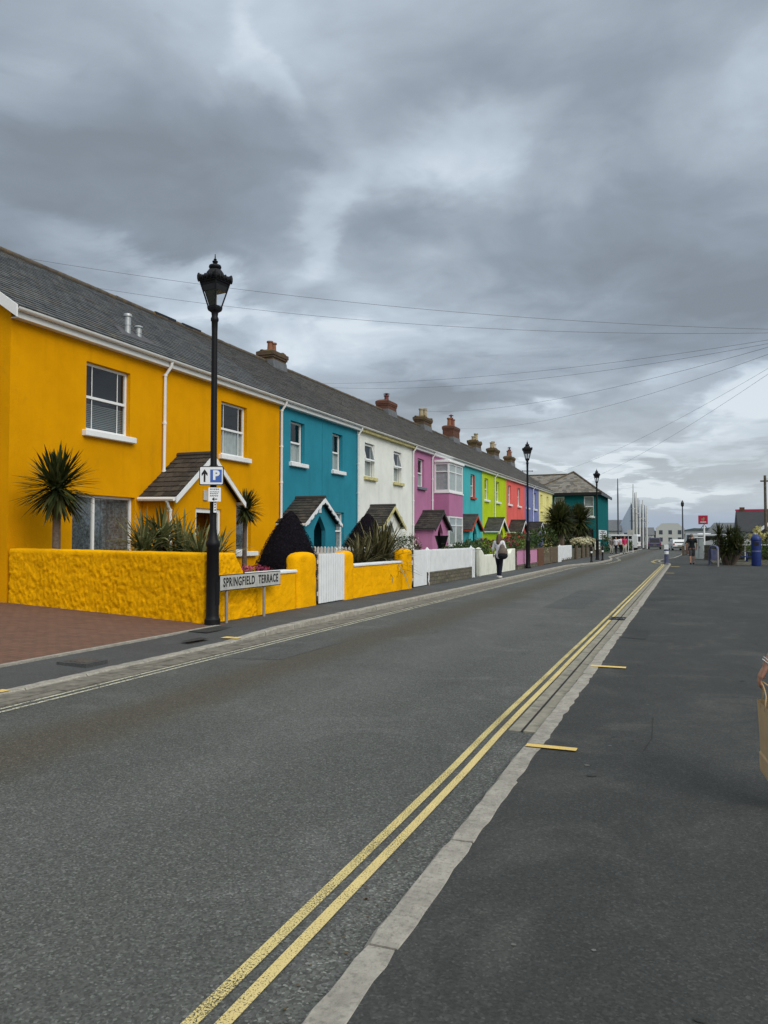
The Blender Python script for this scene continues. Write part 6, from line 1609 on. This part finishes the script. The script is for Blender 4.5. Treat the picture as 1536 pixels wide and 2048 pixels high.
# vehicles
def car(label, loc, rz, paint, L=4.3, W=1.75, H=1.6, van=False, name='parked_car', cat='car'):
    t = thing(name, label, cat, loc, rz)
    h = H
    if van: side = [(-L / 2, .35), (L / 2, .35), (L / 2, .8), (L / 2 - .25, 1.05), (L / 2 - .95, h), (-L / 2 + .1, h), (-L / 2, h - .15)]
    else: side = [(-L / 2, .30), (L / 2, .30), (L / 2, .70), (L / 2 - .15, .82), (L / 2 - 1.05, .95), (L / 2 - 1.75, h), (-L / 2 + .45, h - .02), (-L / 2 + .08, .95), (-L / 2, .80)]
    rings = []
    for x, k in ((-W / 2, .93), (-W / 2 + .06, 1.0), (W / 2 - .06, 1.0), (W / 2, .93)):
        rings.append([(x * (1 if z < 1.0 else .90), y * (1 if k == 1 else .985), .30 + (z - .30) * (k if z > .4 else 1)) for y, z in side])
    b = MB(); b.loft(rings); body = b.build('body', paint, t, local=True)
    b = MB()
    yb = -L / 2
    if van: b.box(-W * .36, W * .36, yb - .012, yb + .02, 1.15, h - .28)
    else: b.hexa([(-W * .38, yb + .10, 1.0), (W * .38, yb + .10, 1.0), (W * .38, yb + .13, 1.0), (-W * .38, yb + .13, 1.0), (-W * .34, yb + .40, h - .12), (W * .34, yb + .40, h - .12), (W * .34, yb + .46, h - .12), (-W * .34, yb + .46, h - .12)])
    b.build('rear_window', 'sign_black', t, local=True)
    b = MB()
    for s in (-1, 1): b.box(s * W * .455 - .02, s * W * .455 + .02, -L / 2 + .75, L / 2 - 1.6, 1.02, h - .2)
    b.build('side_window', 'sign_black', t, local=True)
    for s in (-1, 1):
        b = MB(); b.box(s * W * .42 - .09, s * W * .42 + .09, yb - .015, yb + .03, .72, .98); b.build('tail_light', 'tail_red', t, local=True)
        for y in (-L / 2 + .75, L / 2 - .8):
            b = MB(); b.tube([(s * (W / 2 - .2), y, .31), (s * (W / 2 + .01), y, .31)], .31, 16); wh = b.build('wheel', 'rubber', t, local=True); b = MB(); b.tube([(s * (W / 2 + .005), y, .31), (s * (W / 2 + .02), y, .31)], .19, 12); b.build('rim', 'post_grey', wh, local=True)
    b = MB(); b.box(-.26, .26, yb - .02, yb + .01, .60, .71); b.build('number_plate', 'yellow_leaf' if not van else 'sign_white', t, local=True); b = MB(); b.bbox(-W / 2 + .03, W / 2 - .03, yb - .06, yb + .05, .34, .56, .03); b.build('bumper', 'cloth_grey', t, local=True)
    return t
car('dark purple blue people carrier driving away in the road', (-4.9, 124, 0), R(3), 'car_paint', 4.5, 1.85, 1.75)
car('white van parked behind the red sign post', (2.0, 84, Zp), R(50), 'van_white', 4.8, 1.9, 2.0, True, 'parked_van', 'van')
car('white van parked past the grey cabinet beyond the thin dark post', (.9, 104, Zp), R(20), 'van_white', 5.0, 1.9, 2.2, True, 'parked_van', 'van')
car('white van parked behind the group of people', (-8.6, 108, Zp), R(80), 'van_white', 5.0, 2.0, 2.1, True, 'parked_van', 'van')
car('pale silver car parked left of the brown planter', (-1.6, 112, 0), R(12), 'van_white', 4.2, 1.75, 1.5)
# far white houses
def far_house(label, x0, x1, y, h, hr, wall='house_white', roof='bungalow', gable=False, win=3):
    t = thing('far_house', label, 'house', ((x0 + x1) / 2, y, 0)); b = MB(); b.box(x0, x1, y, y + 9, 0, h)
    if gable:
        b.face([(x0, y, h), (x1, y, h), (x1 - (x1 - x0) * .22, y, hr), (x0 + (x1 - x0) * .22, y, hr)])
    b.build('wall', wall, t); b = MB(); m = (x0 + x1) / 2
    if gable: b.hexa([(x0 - .2, y + .05, h), (x1 + .2, y + .05, h), (x1 + .2, y + 9, h), (x0 - .2, y + 9, h), (x0 + (x1 - x0) * .22, y + .05, hr + .1), (x1 - (x1 - x0) * .22, y + .05, hr + .1), (x1 - (x1 - x0) * .22, y + 9, hr + .1), (x0 + (x1 - x0) * .22, y + 9, hr + .1)])
    else: b.hexa([(x0 - .3, y - .3, h), (x1 + .3, y - .3, h), (x1 + .3, y + 9.3, h), (x0 - .3, y + 9.3, h), (x0, y + 4.3, hr), (x1, y + 4.3, hr), (x1, y + 4.7, hr), (x0, y + 4.7, hr)])
    b.build('roof', roof, t)
    for r in range(2 if h > 4 else 1):
        for i in range(win):
            w = (x1 - x0) / win; xa = x0 + w * (i + .35); z = .9 + r * 1.9; b = MB(); b.box(xa, xa + w * .38, y - .04, y - .002, z, z + (1.3 if h > 5 else 1.05)); b.build('window', 'mast_dark', t)
far_house('white gable ended house far down the road', -8.1, -1.2, 215, 4.2, 5.6, 'house_white', 'house_white', True)
far_house('long low cream house right of the far white gable house', -1.0, 9.5, 222, 2.9, 3.6, 'cream_paint', 'lead', False, 5)
far_house('pale house between the masts and the far white gable house', -13.5, -8.6, 210, 2.6, 4.6, 'house_white', 'lead')
far_house('grey roofed house behind the group of people', -15.8, -10.6, 132, 2.9, 4.8, 'house_white', 'lead', False, 2)
far_house('brown brick house right of the green corner building', -20.5, -13.5, 150, 2.9, 4.6, 'chim_brick', 'bungalow', False, 3)
for i, (x, y, cz, r, lab) in enumerate(((-13.2, 112, 2.6, (1.2, 1.5, 2.6), 'dark tree directly right of the green corner building'), (-9.5, 93, 1.0, (1.3, 2, 1.3), 'dark bush behind the group of people'))):
    t = thing('tree', lab, 'tree', (x, y, 0)); b = MB(); leaf_cloud(b, (x, y, cz), r, 900, .14); b.build('crown', 'shrub', t); b = MB(); b.tube([(x, y, 0), (x + .1, y, cz)], [.2, .08], 7); b.build('trunk', 'bark', t)
b = MB(); rng = random.Random(5)
t = thing('hedge', 'long clipped hedge on the left side far down the road', 'hedge', (-7.4, 112, 0)); leaf_cloud(b, (-7.6, 112, .75), (.9, 16, .85), 2600, .16, .3, thr=-1); b.build('leaves', 'shrub', t); b = MB(); b.tube([(-7.6, 100, 0), (-7.6, 100, .7)], .06, 6); b.build('stem', 'bark', t)
t = thing('board_fence', 'brown board fence below the cluster of masts', 'fence', (-9.5, 126, 0)); b = MB(); b.box(-11.6, -8.6, 126, 126.1, .2, 2.2); b.build('boards', 'wood', t)
for x in (-11.5, -10.1, -8.7):
    b = MB(); b.box(x - .06, x + .06, 125.9, 125.998, 0, 2.3); b.build('post', 'brown_wood', t)
# sign posts by the far junction
t = thing('road_sign', 'small grey sign on two pale posts at the far left junction', 'sign', (-6.2, 92, 0)); b = MB(); b.box(-6.55, -5.85, 91.95, 92.0, 2.0, 2.6); b.build('plate', 'sign_grey', t)
for x in (-6.45, -5.95):
    b = MB(); b.tube([(x, 92.06, 0), (x, 92.06, 2.6)], .035, 6); b.build('post', 'white_paint', t)
# masts
def mast(x, y, h, m, r, label, group=None, spar=True):
    t = thing('boat_mast', label, 'mast', (x, y, 0), 0, group); b = MB(); b.tube([(x, y, 0), (x, y, h * .75), (x, y, h)], [r, r * .9, r * .45], 6); b.build('pole', m, t)
    if spar: b = MB(); b.tube([(x - .35, y, h * .62), (x + .35, y, h * .62)], r * .4, 5); b.build('spreader', m, t)
GM = 'bare boat masts standing in a cluster'
def m_r(m): return .16 if m == 'mast_pale' else .10
for i, (u, vtop, m) in enumerate(((1264, 1008, 'mast_dark'), (1267, 968, 'mast_pale'), (1270, 985, 'mast_dark'), (1273, 984, 'mast_pale'), (1276.5, 996, 'mast_dark'), (1279.5, 1000, 'mast_pale'), (1283, 1008, 'mast_dark'), (1286, 1000, 'mast_pale'), (1289.5, 1010, 'mast_dark'), (1293.5, 1012, 'mast_pale'))):
    y = 128 + (i * 37 % 9) * 1.2; a = math.atan((768 - u) / 1540) + R(21.6); x = -y * math.tan(a); zc = y * .9298 + -x * .3681
    mast(x, y, 1.55 + (1078 - vtop) / 1540 * zc, m, m_r(m), ('pale' if m == 'mast_pale' else 'dark') + ' boat mast in the cluster above the brown board fence', GM)
mast(-10.25, 125, 11.0, 'mast_dark', .13, 'lone tall dark mast left of the mast cluster', None, False)
t = thing('sail', 'grey triangular sail beside the lone tall mast', 'sail', (-9.9, 134, 0)); b = MB(); b.loft([[(-11.4, 134, 2.6), (-8.95, 134, 2.6), (-8.95, 134, 7.3)], [(-11.4, 134.06, 2.6), (-8.95, 134.06, 2.6), (-8.95, 134.06, 7.3)]]); b.build('cloth', 'sail', t); b = MB(); b.tube([(-8.88, 134, 0), (-8.88, 134, 7.6)], .06, 6); b.build('mast', 'mast_dark', t)
# far dark lamp post and the utility pole on the right
t = thing('lamp_post', 'distant dark post with a small head right of the far white houses', 'street lamp', (-.82, 118, 0)); b = MB(); b.tube([(-.82, 118, 0), (-.82, 118, 6.2)], [.13, .08], 8); b.build('pole', 'mast_dark', t); b = MB(); b.lathe([(.05, 6.1), (.20, 6.3), (.22, 6.7), (.1, 6.95), (.03, 7.1)], (-.82, 118), 8); b.build('head', 'sign_black', t)
t = thing('utility_pole', 'thin dark wooden pole near the right edge above the roofs', 'utility pole', (5.05, 60.5, 0)); b = MB(); b.tube([(5.05, 60.5, 0), (5.05, 60.5, 6.05)], [.11, .085], 10); b.build('pole', 'wood', t); b = MB(); b.box(4.75, 5.35, 60.44, 60.56, 5.6, 5.7); b.build('crossbar', 'wood', t)
PT = Vector((3.95, 27.15, 8.03))
t = thing('utility_pole', 'tall telegraph pole on the right pavement carrying the fan of cables', 'utility pole', (PT.x, PT.y, 0)); b = MB(); b.tube([(PT.x, PT.y, 0), (PT.x, PT.y, 8.35)], [.15, .10], 12); b.build('pole', 'wood', t); b = MB(); b.lathe([(.12, 7.9), (.2, 7.95), (.2, 8.1), (.12, 8.15)], (PT.x, PT.y), 12); b.build('cable_head', 'black_iron', t)
# overhead cables
def cable(p, q, sag, label, r=.0052, g='overhead cables fanning from one pole'):
    p, q = Vector(p), Vector(q); n = 28; b = MB(); b.tube([p.lerp(q, k / n) - Vector((0, 0, sag * 4 * (k / n) * (1 - k / n))) for k in range(n + 1)], r, 5); tag(b.build('cable', 'wire'), label, 'cable', g)
cable(PT + Vector((0, 0, .02)), (-20, 18.0, 10.55), .50, 'upper of the two long cables crossing above the nearest lamp')
cable(PT + Vector((0, 0, -.02)), (-20, 20.6, 10.45), .62, 'lower of the two long cables crossing the nearest lamp glass')
cable(PT, (-18.4, 36.6, 9.85), .45, 'upper cable of the pair ending at the ridge beyond the first chimney', .0052)
cable(PT + Vector((.1, 0, -.05)), (-18.2, 37.6, 9.8), .62, 'lower cable of the pair ending at the ridge beyond the first chimney', .0052)
cable(PT, (-18, 53.2, 10.9), .75, 'upper cable to the mossy chimney with three pots beyond the red pot', .006)
cable(PT + Vector((.1, .1, -.05)), (-18, 60.3, 10.6), .95, 'cable to the tall brick chimney in the far fan', .0055)
cable(PT + Vector((.1, .1, -.08)), (-13.3, 67.9, 6.8), .8, 'cable dropping to the gutter of the coral house', .0045)
cable(PT + Vector((.1, .1, -.1)), (-13.3, 82.5, 6.8), .9, 'lowest cable dropping to the pale yellow house', .005)
cable((5.05, 60.5, 5.75), (11, 48, 8.0), .3, 'short cable running right from the thin pole at the right edge', .012, None)
